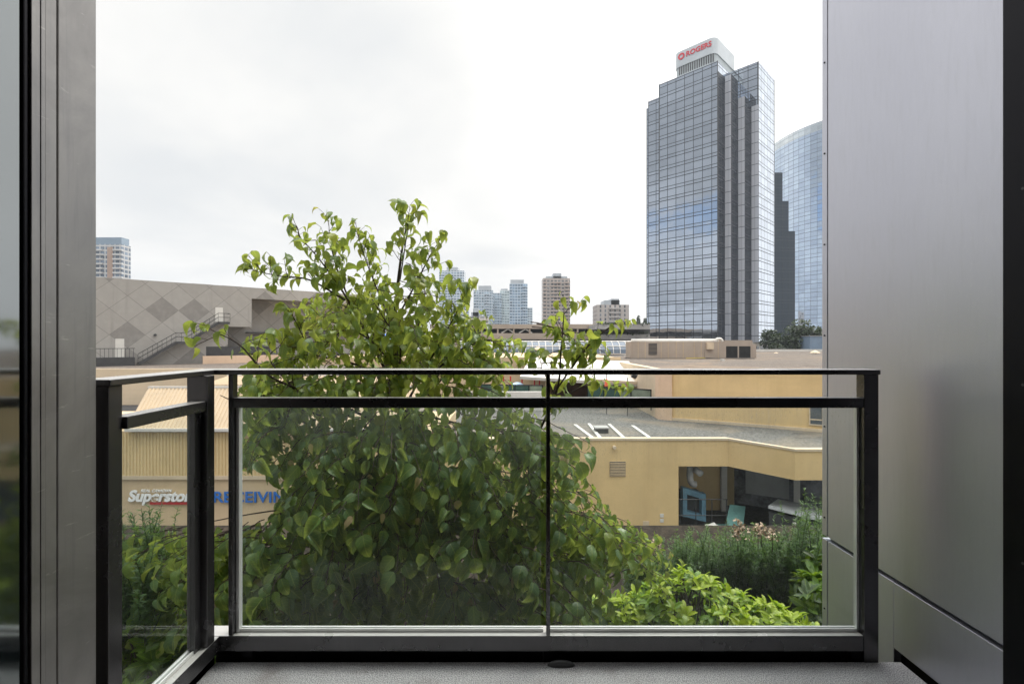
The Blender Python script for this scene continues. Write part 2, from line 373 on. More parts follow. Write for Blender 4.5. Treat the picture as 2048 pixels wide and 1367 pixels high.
def mk_facade(name, wall, glass, w, h, frac_u=(.18, .86), frac_v=(.3, .82), gl=.35, var=1.):
    k = NT(name); uvn = k.n('ShaderNodeUVMap'); s = k.n('ShaderNodeSeparateXYZ'); k.l(uvn.outputs[0], s.inputs[0])
    u = k.math('DIVIDE', s.outputs[0], w); v = k.math('DIVIDE', s.outputs[1], h); fu = k.math('FRACT', u); fv = k.math('FRACT', v)
    a = k.math('MULTIPLY', k.math('GREATER_THAN', fu, frac_u[0]), k.math('LESS_THAN', fu, frac_u[1]))
    b = k.math('MULTIPLY', k.math('GREATER_THAN', fv, frac_v[0]), k.math('LESS_THAN', fv, frac_v[1]))
    win = k.math('MULTIPLY', a, b)
    cell = k.n('ShaderNodeCombineXYZ'); k.l(k.math('FLOOR', u), cell.inputs[0]); k.l(k.math('FLOOR', v), cell.inputs[1])
    wn_ = k.n('ShaderNodeTexWhiteNoise', noise_dimensions='2D'); k.l(cell.outputs[0], wn_.inputs['Vector'])
    g = k.mix(wn_.outputs['Value'], tuple(x*(1-.4*var) for x in glass), tuple(min(1, x*(1+.5*var)) for x in glass))
    p1 = k.princ(wall, .8); p2 = k.princ(g, .08, gl)
    m = k.n('ShaderNodeMixShader'); k.l(win, m.inputs[0]); k.l(p1, m.inputs[1]); k.l(p2, m.inputs[2])
    return k.done(m.outputs[0])

def uv_prism(name, poly, z0, z1, mat, root, roofmat=None):
    """vertical prism with wall uv in metres; poly ccw in plan (local to root)"""
    n = len(poly); verts = []; faces = []; uvs = []; run = 0.
    for i in range(n):
        p, q = poly[i], poly[(i+1) % n]; L = math.hypot(q[0]-p[0], q[1]-p[1]); b = len(verts)
        verts += [(p[0], p[1], z0), (q[0], q[1], z0), (q[0], q[1], z1), (p[0], p[1], z1)]
        faces.append((b, b+1, b+2, b+3)); uvs += [(run, z0), (run+L, z0), (run+L, z1), (run, z1)]; run += L
    b = len(verts); verts += [(p[0], p[1], z1) for p in poly]; faces.append(tuple(range(b, b+n))); uvs += [(0, 0)]*n
    o = new_obj(name, verts, faces, [mat, roofmat or M['grey']], root)
    uvl = o.data.uv_layers.new(name='UVMap')
    for i, c in enumerate(uvs): uvl.data[i].uv = c
    o.data.polygons[len(faces)-1].material_index = 1
    return o

def text_obj(name, body, mat, root, width, height, loc, rot, bold=0., extrude=.05, shear=0.):
    cu = bpy.data.curves.new('lettering', 'FONT'); cu.body = body; cu.size = 1; cu.extrude = 0.04; cu.offset = bold; cu.shear = shear
    t = bpy.data.objects.new('lettering', cu); COL.objects.link(t)
    me = bpy.data.meshes.new_from_object(t.evaluated_get(bpy.context.evaluated_depsgraph_get()))
    bpy.data.objects.remove(t); bpy.data.curves.remove(cu)
    co = np.array([v.co[:] for v in me.vertices]); lo = co.min(0); hi = co.max(0)
    co = (co-lo)/(hi-lo+1e-9)*np.array([width, height, extrude])
    me.vertices.foreach_set('co', co.ravel()); me.materials.clear(); me.materials.append(mat); me.update()
    o = bpy.data.objects.new(name, me); COL.objects.link(o); o.parent = root
    o.location = Vector(loc) - root.location if root.rotation_euler.z == 0 else Vector(loc); o.rotation_euler = rot
    return o

# ================================================================== SETTING: ground
g = MB().box(-760, 900, -90, 900, -12.3, -11.3).build('ground', M['asphalt']); tag(g, kind='structure')
pod = MB().box(-9, 9, 1.86, 7.2, -2.2, -1.55).build('garden_bed', M['soil']); tag(pod, kind='structure')
deck = MB().box(-1.085, 1.425, 1.02, 1.777, -.06, 0).build('balcony_floor', M['deck'], bevel=.004); tag(deck, kind='structure')

# ---- our own building (behind and round the camera)
ap = root_at('apartment_building', (0, -4, -11.3), 'home building the balcony belongs to, dark doorway behind the viewpoint', 'building')
b = MB()
b.box(-14, -1.25, .9, 1.10, -11.3, 24); b.box(1.62, 14, .9, 1.40, -11.3, 24); b.box(-1.25, 1.62, .9, 1.10, 2.35, 24); b.box(-1.25, 1.62, .9, 1.0, -11.3, -.02)
part(b, 'outer_wall', mat_plain('light_wall', (.40, .39, .38), .8), ap)
b = MB(); b.box(-2.6, 3.0, -4.2, .895, 2.45, 2.6); b.box(-2.7, -2.6, -4.2, .895, 0, 2.45); b.box(3.0, 3.1, -4.2, .895, 0, 2.45); b.box(-2.6, 3.0, -4.3, -4.2, 0, 2.45)
part(b, 'room_wall', mat_plain('room_paint', (.14, .135, .13), .7), ap)
part(MB().box(-2.6, 3.0, -4.2, 1.0, -.1, -.006), 'room_floor', mat_plain('floor_wood', (.09, .06, .04), .4), ap)
part(MB().box(-1.2, 1.44, 1.02, 1.79, -.32, -.07), 'balcony_slab', M['dgrey'], ap)
part(MB().box(-14, 14, .8, 1.015, -11.3, -.4), 'lower_wall', M['grey'], ap)

# ---- right hand panel wall
WX = 1.447
pw = root_at('panel_wall', (WX+.5, 1.84, -1.5), 'tall brushed aluminium panel wall at the right end of the balcony', 'wall')
zs = CAMZ-.894
part(MB().box(WX, WX+.03, 1.419, 2.222, zs, 7), 'metal_panel', M['panel'], pw, bevel=.0025)
lp = MB(); lp.box(WX, WX+.03, 1.419, 1.838, .012, zs-.016); lp.box(WX, WX+.03, 1.8385, 2.222, -1.6, zs-.016)
part(lp, 'metal_panel', M['panel'], pw, bevel=.002)
part(MB().box(WX+.031, 5, 1.425, 2.25, -1.6, 7), 'wall_core', M['rail_black'], pw)
tr = MB(); tr.box(WX-.001, WX+.03, 2.226, 2.262, zs, 7); tr.box(WX-.001, WX+.03, 2.226, 2.262, -1.6, zs-.016)
part(tr, 'corner_trim', M['panel'], pw, bevel=.002)
sc_ = MB()
for i in range(16):
    z = -.9+i*.42; sc_.tube([(WX-.004, 2.243, z), (WX+.002, 2.243, z)], .004, 8)
part(sc_, 'screw_row', M['rail_black'], pw)
dj = root_at('door_frame', (1.48, 1.2, 0), 'black vertical door frame at the right edge of the view', 'door frame')
part(MB().box(1.432, 1.52, 1.32, 1.4165, -.02, 2.4).box(1.445, 1.52, 1.10, 1.318, -.02, 2.4), 'jamb', M['rail_black'], dj, bevel=.003)
s2 = MB()
for z in (.55, 1.05, 1.6): s2.tube([(1.4315, 1.36, z), (1.4335, 1.36, z)], .004, 8)
part(s2, 'screw_row', M['dgrey'], dj)

# ---- left hand jamb and glass door
lj = root_at('door_jamb', (-1.15, 1.2, -.3), 'grey weathered metal jamb with vertical grooves beside the open glass door', 'door jamb')
j = MB(); j.box(-1.25, -1.10, 1.1748, 1.284, -.4, 2.9)
part(j, 'face_plate', M['jamb'], lj, bevel=.003)
for x_, y0_, y1_ in ((-1.102, 1.1455, 1.1735), (-1.1005, 1.1335, 1.1443), (-1.1015, 1.112, 1.1322)):
    j = MB(); j.box(-1.25, x_, y0_, y1_, -.4, 2.9); part(j, 'groove_strip', M['jamb'], lj, bevel=.0008)
gd = root_at('glass_door', (-1.12, .7, 0), 'open glass door leaf at the left edge reflecting sky and railing', 'door')
part(MB().box(-1.125, -1.112, .25, 1.098, .05, 2.25), 'pane', M['door_glass'], gd)
part(MB().box(-1.14, -1.106, 1.0985, 1.1095, .0, 2.3).box(-1.14, -1.106, .25, 1.098, 0, .049).box(-1.14, -1.106, .25, 1.098, 2.251, 2.3), 'frame', M['rail_black'], gd, bevel=.003)

# ---- railing
YF = 1.773
rl = root_at('balcony_railing', (0, 1.8, 0), 'dark grey metal balcony railing with glass panels turning a corner at the left', 'railing')
ct = CAMZ-.1005; cb = ct-.018
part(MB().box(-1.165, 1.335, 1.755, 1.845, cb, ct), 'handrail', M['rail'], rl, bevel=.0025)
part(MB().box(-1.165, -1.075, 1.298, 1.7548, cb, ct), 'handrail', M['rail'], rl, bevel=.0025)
mt, mb_ = CAMZ-.2045, CAMZ-.2410
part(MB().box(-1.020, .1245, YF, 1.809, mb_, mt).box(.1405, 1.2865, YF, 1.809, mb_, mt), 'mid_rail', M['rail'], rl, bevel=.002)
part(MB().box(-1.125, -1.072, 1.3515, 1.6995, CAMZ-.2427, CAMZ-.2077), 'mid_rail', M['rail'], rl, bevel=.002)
bt, bb = .097, .0395
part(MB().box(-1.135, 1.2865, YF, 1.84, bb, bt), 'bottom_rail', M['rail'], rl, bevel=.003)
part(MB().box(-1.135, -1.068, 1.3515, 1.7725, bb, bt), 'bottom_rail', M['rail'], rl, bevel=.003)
part(MB().box(-1.0, 1.29, 1.808, 1.815, -.14, .036), 'kick_plate', M['rail_black'], rl); part(MB().box(-1.112, -1.105, 1.3515, 1.80, -.3, .036).box(-1.1045, -1.0005, 1.81, 1.817, -.3, .036), 'kick_plate', M['rail_black'], rl)
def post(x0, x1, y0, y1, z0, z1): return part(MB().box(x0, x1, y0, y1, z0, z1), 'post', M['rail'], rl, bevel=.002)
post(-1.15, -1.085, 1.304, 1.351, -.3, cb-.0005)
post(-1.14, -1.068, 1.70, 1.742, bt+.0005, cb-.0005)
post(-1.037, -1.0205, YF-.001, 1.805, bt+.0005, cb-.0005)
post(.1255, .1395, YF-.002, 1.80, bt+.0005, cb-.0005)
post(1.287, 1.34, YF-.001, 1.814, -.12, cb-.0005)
for x in (-.99, .115, 1.25):
    part(MB().box(x, x+.035, 1.785, 1.807, -.14, bb-.0005), 'foot', M['rail_black'], rl)
gy0, gy1 = 1.803, 1.810
for x0, x1 in ((-1.008, .108), (.149, 1.277)):
    part(MB().box(x0, x1, gy0, gy1, bt+.012, mb_-.0005), 'glass_panel', M['glass'], rl)
    part(MB().box(x0-.008, x1+.008, 1.797, 1.8025, bt+.0005, bt+.012).box(x0-.008, x1+.008, 1.8105, 1.817, bt+.0005, bt+.012), 'glass_channel', M['trim'], rl, bevel=.001)
part(MB().box(-1.0195, -1.0085, 1.792, 1.815, bt+.0005, mb_-.0005), 'glass_stop', M['trim'], rl, bevel=.001)
part(MB().box(1.2775, 1.2865, 1.797, 1.815, bt+.0005, mb_-.0005), 'glass_stop', M['trim'], rl, bevel=.001)
part(MB().box(-1.108, -1.101, 1.36, 1.665, bt+.012, CAMZ-.2432), 'glass_panel', M['glass'], rl)
part(MB().box(-1.1005, -1.094, 1.352, 1.68, bt+.0005, bt+.012).box(-1.116, -1.1085, 1.352, 1.68, bt+.0005, bt+.012), 'glass_channel', M['trim'], rl, bevel=.001)
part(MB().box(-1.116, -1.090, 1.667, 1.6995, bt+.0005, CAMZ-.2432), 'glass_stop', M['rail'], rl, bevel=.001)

# small dome on the deck edge
def dome(c, rx, ry, h, n=24, m=6):
    v = [(c[0], c[1], c[2]+h)]; f = []
    for i in range(1, m+1):
        a = i/m*math.pi/2
        for k_ in range(n):
            t = 2*math.pi*k_/n; v.append((c[0]+rx*math.sin(a)*math.cos(t), c[1]+ry*math.sin(a)*math.sin(t), c[2]+h*math.cos(a)))
    for k_ in range(n): f.append((0, 1+k_, 1+(k_+1) % n))
    for i in range(m-1):
        for k_ in range(n):
            a = 1+i*n+k_; b_ = 1+i*n+(k_+1) % n; f.append((a, a+n, b_+n, b_))
    return v, f
v, f = dome((.178, 1.755, .0005), .05, .014, .02)
ds = new_obj('door_stop', v, f, M['dgrey'], smooth=True); tag(ds, 'small dark grey oval dome on the deck edge below the middle post', 'door stop')

# ================================================================== leaves
def leaf_template(rows, halfw, fold, droop, curl=0., wav=0., wid=1., bend=0.):
    """unit leaf along +x, normal +z; returns verts, faces"""
    v = []; f = []
    for i, (t, w) in enumerate(zip(rows, halfw)):
        ang = droop*t*t; x = t*math.cos(ang*.6); z = -t*math.sin(ang*.6); w = w*wid; b_ = bend*t*t; e = wav*math.sin(i*2.3+1)*(w > .05)
        lo = .06*(w > .15)*(t < .1)
        v += [(x-lo, b_+w, z+fold*w-curl*w*w+e), (x, b_, z), (x-lo, b_-w*.94, z+fold*w-curl*w*w-e*.8)]
    for i in range(len(rows)-1):
        a = i*3; f += [(a, a+3, a+4, a+1), (a+1, a+4, a+5, a+2)]
    return np.array(v), f
HEART = [leaf_template((0, .10, .26, .44, .62, .80, .92, 1.), (.08, .23, .305, .285, .205, .095, .032, 0.), *q) for q in (
    (.45, 1.0, .2, .02, 1., .05), (.2, 1.6, .6, .03, .9, -.06), (.8, .8, .0, .02, .85, .04), (.3, 2.1, .5, .03, 1.05, 0.), (1.1, 1.3, .2, .03, .9, -.1),
    (.1, .6, .9, .04, .95, .08), (.6, 1.8, .3, .05, .75, .12), (1.5, 1.0, .0, .04, .8, -.05), (.35, 1.2, .2, .06, 1.1, -.1), (.7, 2.4, .4, .04, .8, .1))]
ELL = [leaf_template((0, .2, .5, .8, 1.), (.03, .13, .20, .15, .0), fo, dr, 0.) for fo, dr in ((.3, .3), (.15, .8), (.5, .1))]
NEED = [leaf_template((0, .5, 1.), (.06, .10, .0), .2, .2)]
QUAD = [leaf_template((0, .35, .7, 1.), (.05, .36, .32, .0), .3, .6)]
class Leaves:
    def __init__(s, temps): s.T = temps; s.items = []
    def add(s, p, tip, nrm, L, tint): s.items.append((tuple(p), tuple(tip), tuple(nrm), L, tint))
    def build(s, name, mat, root):
        V = []; Fc = []; tint = []; b = 0; LC = []
        P = np.array([i[0] for i in s.items]); T = np.array([i[1] for i in s.items]); N = np.array([i[2] for i in s.items])
        T /= np.linalg.norm(T, axis=1)[:, None]+1e-9
        S = np.cross(N, T); S /= np.linalg.norm(S, axis=1)[:, None]+1e-9; N = np.cross(T, S)
        for i, it in enumerate(s.items):
            tv, tf = s.T[random.randrange(len(s.T))]
            V.append(P[i] + it[3]*(tv[:, :1]*T[i] + tv[:, 1:2]*S[i] + tv[:, 2:]*N[i]))
            Fc += [tuple(b+q for q in fc) for fc in tf]; tint += [it[4]]*len(tv); LC.append(tv); b += len(tv)
        o = new_obj(name, np.vstack(V), Fc, mat, None, True)
        a = o.data.attributes.new('tint', 'FLOAT', 'POINT'); a.data.foreach_set('value', tint)
        c_ = o.data.attributes.new('lc', 'FLOAT_VECTOR', 'POINT'); c_.data.foreach_set('vector', np.vstack(LC).astype(np.float32).ravel())
        o.parent = root
        bpy.context.view_layer.update(); o.matrix_parent_inverse = root.matrix_world.inverted()
        return o
def rv(s=1.): return Vector((random.gauss(0, s), random.gauss(0, s), random.gauss(0, s)))
def catmull(pts, n=6):
    pts = [Vector(p) for p in pts]; P = [pts[0]*2-pts[1]]+pts+[pts[-1]*2-pts[-2]]; out = []
    for i in range(1, len(P)-2):
        a, b_, c, d = P[i-1:i+3]
        for k_ in range(n):
            t = k_/n; out.append(.5*((2*b_)+(-a+c)*t+(2*a-5*b_+4*c-d)*t*t+(-a+3*b_-3*c+d)*t**3))
    out.append(pts[-1]); return out

# ---- the tree in front of the railing
tree_base = at(838, 1480, 3.2); tree_base.z = -1.56
tt = root_at('broadleaf_tree', tree_base, 'leafy young tree with drooping heart shaped leaves rising in front of the balcony railing', 'tree')
LV = Leaves(HEART); wood = MB(); twigs = MB()
BARE = ((480, 985, 95, 58), (450, 870, 45, 90), (320, 985, 110, 62))     # thin places in the crown
def bare(p):
    px = 1024+p.x*F/p.y; py = 683.5-(p.z-CAMZ)*F/p.y
    return any(((px-cx)/rx)**2+((py-cy)/ry)**2 < 1 for cx, cy, rx, ry in BARE)
def leaf_at(p, out, L, tint):
    h = Vector((out.x, out.y, 0)); h = h.normalized() if h.length > 1e-3 else Vector((1, 0, 0))
    dz = -random.uniform(-.1, 1.) if random.random() < .6 else -random.uniform(.8, 2.2)
    tip = h*random.uniform(.5, 1.) + Vector((0, 0, dz)) + rv(.22)
    n = Vector((0, 0, 1.))*random.uniform(.3, 1.) + h*random.uniform(.35, 1.1) + rv(.28)
    if not bare(p): LV.add(p, tip, n, L, tint)
def twig(p, d, ln, L, tint, n=6, r=.0028):
    if bare(p): return
    d = d.normalized(); pts = [p]; q = Vector(p)
    for i in range(n):
        d = (d + rv(.16) + Vector((0, 0, .02))).normalized(); q = q + d*ln/n; pts.append(q.copy())
        side = d.cross(Vector((0, 0, 1)))
        if side.length < .1: side = Vector((1, 0, 0))
        side.normalize(); s_ = 1 if i % 2 else -1
        o_ = side*s_ + d*.6 + rv(.25); pet = o_.normalized()*random.uniform(.02, .045)+Vector((0, 0, .01))
        tn_ = min(1, max(0, tint+random.gauss(0, .22))) if random.random() > .022 else 1.6
        leaf_at(q+pet, o_, L*random.uniform(.45, 1.12)*(.6 if tn_ > 1 else 1.), tn_)
        twigs.tube([q, q+pet], [.0014, .0011], 3, False)
    leaf_at(q, d, L*random.uniform(.6, .95), min(1, tint+.15))
    twigs.tube(pts, [r*(1-.7*i/len(pts)) for i in range(len(pts))], 4, False)
def bough(path, r0, r1, L, tint, step=.10, tw=(.16, .30), start=.25, nl=5, mbuild=None):
    pts = catmull([at(*p) for p in path], 7)
    n = len(pts); (mbuild or wood).tube(pts, [r0+(r1-r0)*i/(n-1) for i in range(n)], 6, False)
    acc = 0.; tot = sum((pts[i+1]-pts[i]).length for i in range(n-1)); run = 0.
    for i in range(n-1):
        seg = (pts[i+1]-pts[i]); run += seg.length; acc += seg.length
        if run/tot < start: acc = 0; continue
        while acc > step:
            acc -= step; d = seg.normalized()
            a = d*random.uniform(.3, .9) + rv(.7) + Vector((0, 0, .15))
            twig(pts[i]+seg*random.random(), a, random.uniform(*tw), L, tint, random.randint(nl-2, nl+1))
    twig(pts[-1], (pts[-1]-pts[-2]), tw[0], L*.9, min(1, tint+.1), 4)
# main stem
stem = catmull([tree_base, at(842, 1250, 3.2), at(815, 980, 3.22), at(797, 790, 3.25), at(790, 650, 3.28), at(800, 530, 3.26), at(812, 455, 3.24)], 6)
wood.tube(stem, [.038-.034*(i/(len(stem)-1))**.8 for i in range(len(stem))], 8)
U = dict(L=.100, tint=.56, step=.046, tw=(.09, .18), nl=5)
bough([(797, 790, 3.25), (745, 690, 3.2), (690, 590, 3.15), (640, 520, 3.1), (598, 472, 3.1)], .012, .0025, start=.35, **U)
bough([(715, 640, 3.2), (675, 540, 3.25), (660, 480, 3.25), (658, 452, 3.25)], .007, .002, start=.3, **U)
bough([(690, 600, 3.15), (620, 560, 3.05), (560, 552, 3.0), (512, 542, 3.0)], .007, .002, start=.3, **U)
bough([(790, 660, 3.28), (755, 580, 3.35), (728, 510, 3.4), (716, 470, 3.4)], .007, .002, start=.3, **U)
bough([(792, 640, 3.28), (830, 570, 3.2), (858, 515, 3.15), (872, 492, 3.15)], .007, .002, start=.25, **U)
bough([(800, 560, 3.26), (812, 480, 3.24), (817, 434, 3.24)], .005, .002, start=.1, **U)
bough([(790, 690, 3.28), (730, 640, 3.5), (680, 610, 3.6), (640, 640, 3.65)], .007, .002, start=.2, **U)
bough([(795, 720, 3.25), (840, 640, 3.5), (850, 590, 3.6), (846, 570, 3.6)], .007, .002, start=.2, **U)
bough([(795, 740, 3.25), (740, 680, 2.9), (690, 660, 2.75), (650, 690, 2.7)], .007, .002, start=.2, **U)
bough([(795, 760, 3.25), (690, 720, 3.1), (620, 690, 3.05), (590, 640, 3.05)], .007, .002, start=.25, **U)
bough([(795, 770, 3.25), (800, 690, 2.95), (770, 640, 2.85), (745, 600, 2.85)], .007, .002, start=.2, **U)
# right hand boughs
bough([(800, 830, 3.22), (860, 720, 3.05), (905, 640, 3.0), (928, 592, 3.0)], .009, .002, start=.35, **U)
bough([(850, 760, 3.1), (920, 700, 2.95), (970, 680, 2.9), (1000, 690, 2.9)], .007, .002, start=.25, **U)
bough([(850, 800, 3.1), (900, 740, 3.3), (940, 720, 3.4), (975, 720, 3.4)], .007, .002, start=.2, **U)
bough([(820, 760, 3.2), (860, 690, 3.3), (900, 665, 3.4), (950, 650, 3.4)], .007, .002, start=.2, **U)
# left spray
bough([(790, 860, 3.2), (660, 800, 2.95), (545, 755, 2.75), (480, 690, 2.65), (428, 662, 2.62)], .011, .0025, .100, .50, .085, (.10, .18), .3, 4)
bough([(600, 790, 2.85), (540, 720, 2.9), (560, 690, 2.95)], .006, .002, .100, .55, .08, (.1, .18), .1, 4)
bough([(640, 830, 2.9), (540, 800, 2.6), (470, 800, 2.5), (440, 790, 2.5)], .006, .002, .100, .3, .09, (.1, .18), .2, 4)
# right stem
bough([(900, 1150, 3.1), (1040, 930, 2.95), (1110, 790, 2.85), (1122, 700, 2.8), (1128, 625, 2.8)], .012, .0025, .100, .52, .08, (.09, .17), .50, 4)
bough([(1112, 780, 2.85), (1165, 705, 2.75), (1205, 665, 2.72), (1228, 648, 2.72)], .006, .002, .100, .5, .08, (.09, .15), .25, 4)
bough([(1110, 790, 2.85), (1085, 740, 2.8), (1075, 735, 2.8)], .004, .002, .100, .5, .08, (.08, .14), .2, 3)
bough([(1105, 810, 2.85), (1170, 770, 2.9), (1215, 775, 2.95)], .004, .002, .100, .5, .08, (.08, .14), .2, 4)
# crown body: layered sprays arching outwards from the stem, leaves hanging along them
def spray(p, d, ln, L, tint, n):
    if bare(p): return
    h = Vector((d.x, d.y, 0)).normalized(); d = d.normalized(); q = Vector(p); pts = [q.copy()]
    for i in range(n):
        d = (d + Vector((0, 0, -.13)) + rv(.07)).normalized(); q = q + d*ln/n; pts.append(q.copy())
        if bare(q): break
        side = d.cross(Vector((0, 0, 1))).normalized()*(1 if i % 2 else -1)
        o_ = (side*random.uniform(.5, 1.) + d*random.uniform(.4, .9)); pet = o_.normalized()*random.uniform(.015, .04)
        tn = min(1, max(0, tint+random.gauss(0, .18)+.12*(i/n))) if random.random() > .02 else 1.6
        tip = Vector((o_.x, o_.y, 0)).normalized()*random.uniform(.5, 1.) + Vector((0, 0, -random.uniform(.35, 1.3))) + rv(.12)
        nr = Vector((0, 0, 1.))*random.uniform(.5, 1.) + h*random.uniform(.3, .9) + rv(.18)
        LV.add(q+pet, tip, nr, L*random.uniform(.55, 1.12)*(.6 if tn > 1 else 1.), tn)
        twigs.tube([q, q+pet], [.0014, .0011], 3, False)
    if len(pts) > 2: twigs.tube(pts, [.0034*(1-.75*i/len(pts)) for i in range(len(pts))], 4, False)
def clump(cx, cy, rx, ry, y0, y1, n, L, tint, ty=.0):
    for _ in range(int(n*.74)):
        while True:
            a, b_ = random.uniform(-1, 1), random.uniform(-1, 1)
            if a*a+b_*b_ < 1: break
        px, py = cx+a*rx, cy+b_*ry; Y = random.uniform(y0, y1); p = at(px, py, Y)
        ax_ = stem[min(len(stem)-1, max(0, int(len(stem)*(1-(py-420)/900.))))]
        out = (p - Vector((ax_.x, ax_.y, p.z))).normalized()
        out = out + Vector((0, -.25, 0)) + rv(.3) + Vector((0, 0, random.uniform(.0, .5)))
        ln = random.uniform(.22, .42); spray(p-out.normalized()*ln*.45, out, ln, L, tint - ty*b_, random.randint(6, 10))
clump(700, 690, 160, 85, 2.75, 3.6, 58, 0.090, .58)
clump(865, 735, 150, 75, 2.8, 3.6, 54, 0.090, .6)
clump(640, 770, 150, 45, 2.6, 3.3, 40, 0.094, .35)
clump(900, 830, 180, 60, 2.6, 3.5, 71, 0.097, .42)
clump(600, 900, 130, 90, 2.5, 3.2, 62, 0.111, .16)
clump(800, 930, 200, 100, 2.45, 3.3, 115, 0.111, .12)
clump(1010, 920, 110, 90, 2.5, 3.3, 68, 0.104, .28)
clump(640, 1060, 190, 100, 2.35, 3.1, 99, 0.117, .12)
clump(860, 1090, 220, 120, 2.4, 3.2, 133, 0.117, .07)
clump(1060, 1080, 120, 110, 2.45, 3.2, 78, 0.111, .22)
clump(760, 1220, 300, 80, 2.4, 3.2, 130, 0.117, .05)
clump(1090, 1200, 80, 90, 2.4, 3.0, 40, 0.107, .25)
clump(1160, 1010, 70, 50, 2.6, 3.1, 22, 0.090, .40)
clump(1215, 1090, 90, 50, 2.7, 3.2, 31, 0.084, .40)
clump(540, 1180, 90, 90, 2.3, 2.8, 40, 0.114, .3)
clump(450, 1050, 60, 60, 2.4, 2.9, 22, 0.101, .45)
clump(340, 1090, 110, 50, 2.5, 3.1, 34, 0.107, .35)
clump(430, 1160, 60, 80, 2.3, 2.8, 25, 0.107, .3)
clump(300, 1180, 70, 50, 2.5, 2.9, 16, 0.107, .25)
clump(520, 790, 70, 35, 2.5, 2.9, 14, .105, .42)
clump(560, 700, 80, 45, 2.8, 3.2, 16, .100, .55)
clump(955, 700, 55, 30, 2.8, 3.3, 12, .100, .60)
clump(900, 650, 35, 40, 2.9, 3.2, 8, .100, .62)
clump(720, 600, 110, 60, 3.0, 3.5, 22, .095, .62)
clump(830, 590, 60, 70, 3.0, 3.5, 18, .095, .62)
clump(1140, 690, 60, 50, 2.75, 2.95, 13, .095, .5)
clump(1190, 1050, 100, 45, 2.6, 3.1, 26, .105, .42)
clump(1090, 870, 60, 60, 2.6, 3.0, 16, .11, .4)
clump(480, 1110, 60, 70, 2.4, 2.8, 16, .12, .35)
clump(315, 1080, 95, 30, 2.5, 3.0, 20, .115, .40)
clump(440, 1075, 60, 32, 2.5, 2.8, 18, .115, .42)
clump(640, 830, 170, 30, 2.7, 3.2, 26, .11, .40)
for e in ((1225, 1085, 2.85), (1165, 960, 2.8), (640, 1010, 2.5), (1000, 900, 2.7), (900, 1000, 2.5), (700, 1150, 2.45), (1000, 1120, 2.6), (330, 1060, 2.8), (560, 1130, 2.5), (880, 1180, 2.5), (1080, 1040, 2.6)):
    s0 = stem[int(len(stem)*random.uniform(.12, .5))]; e_ = at(*e); m_ = (s0+e_)/2+Vector((0, 0, .06))+rv(.03)
    wood.tube(catmull([s0, m_, e_], 6), [.008-.006*i/12 for i in range(13)], 5, False)
wood.v += []; to = part(wood, 'trunk', M['bark'], tt, True)
part(twigs, 'twigs', M['twig'], tt)
LV.build('crown', M['leaf'], tt)

# ---- shrubs in the garden bed
def rhodo(name, label, blobs, n, L, tint, group=None):
    c = at(*blobs[0][:3]); root = root_at(name, (c.x, c.y, -1.55), label, 'shrub', group)
    lv = Leaves(ELL); st = MB()
    for _ in range(n):
        px, py, Y, rx, ry = random.choice(blobs); th = random.uniform(0, 2*math.pi); ph = math.acos(random.uniform(-.15, 1))
        d = Vector((math.sin(ph)*math.cos(th), math.sin(ph)*math.sin(th), math.cos(ph)))
        cc = at(px, py, Y); rr = random.uniform(.72, 1.0)
        p = cc + Vector((d.x*rx*rr, d.y*rx*rr, d.z*ry*rr)); up = (d + Vector((0, 0, .8)) + rv(.25)).normalized()
        st.tube([p-up*.18, p], [.004, .003], 4, False)
        a = up.cross(Vector((.3, .2, 1))).normalized(); b_ = up.cross(a)
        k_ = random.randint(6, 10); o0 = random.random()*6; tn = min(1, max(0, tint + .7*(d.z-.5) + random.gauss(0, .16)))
        for i in range(k_):
            t = o0+2.4*i; el = random.uniform(.15, .9)
            dr = (a*math.cos(t)+b_*math.sin(t))*math.cos(el)+up*math.sin(el)
            lv.add(p+up*random.uniform(-.02, .015), dr, up+rv(.15), L*random.uniform(.7, 1.15), min(1, max(0, tn+random.gauss(0, .08))))
    part(st, 'stems', M['bark'], root); lv.build('foliage', M['rhodo'], root)
    return root
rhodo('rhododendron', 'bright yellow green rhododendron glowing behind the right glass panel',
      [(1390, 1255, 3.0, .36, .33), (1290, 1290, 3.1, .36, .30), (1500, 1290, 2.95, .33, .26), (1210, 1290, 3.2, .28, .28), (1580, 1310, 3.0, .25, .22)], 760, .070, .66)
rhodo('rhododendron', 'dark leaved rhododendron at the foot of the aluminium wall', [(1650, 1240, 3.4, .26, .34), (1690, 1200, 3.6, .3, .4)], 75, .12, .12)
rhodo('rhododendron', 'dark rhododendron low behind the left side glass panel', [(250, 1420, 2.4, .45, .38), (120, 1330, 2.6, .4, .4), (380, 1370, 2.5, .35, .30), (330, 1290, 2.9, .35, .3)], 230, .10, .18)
rhodo('rhododendron', 'small bright rhododendron tips glimpsed between branches behind the left glass', [(530, 1130, 3.5, .22, .18)], 24, .09, .72)
rhodo('rhododendron', 'small bright rhododendron glimpsed through the left side glass panel', [(370, 1150, 3.3, .22, .16)], 24, .09, .72)
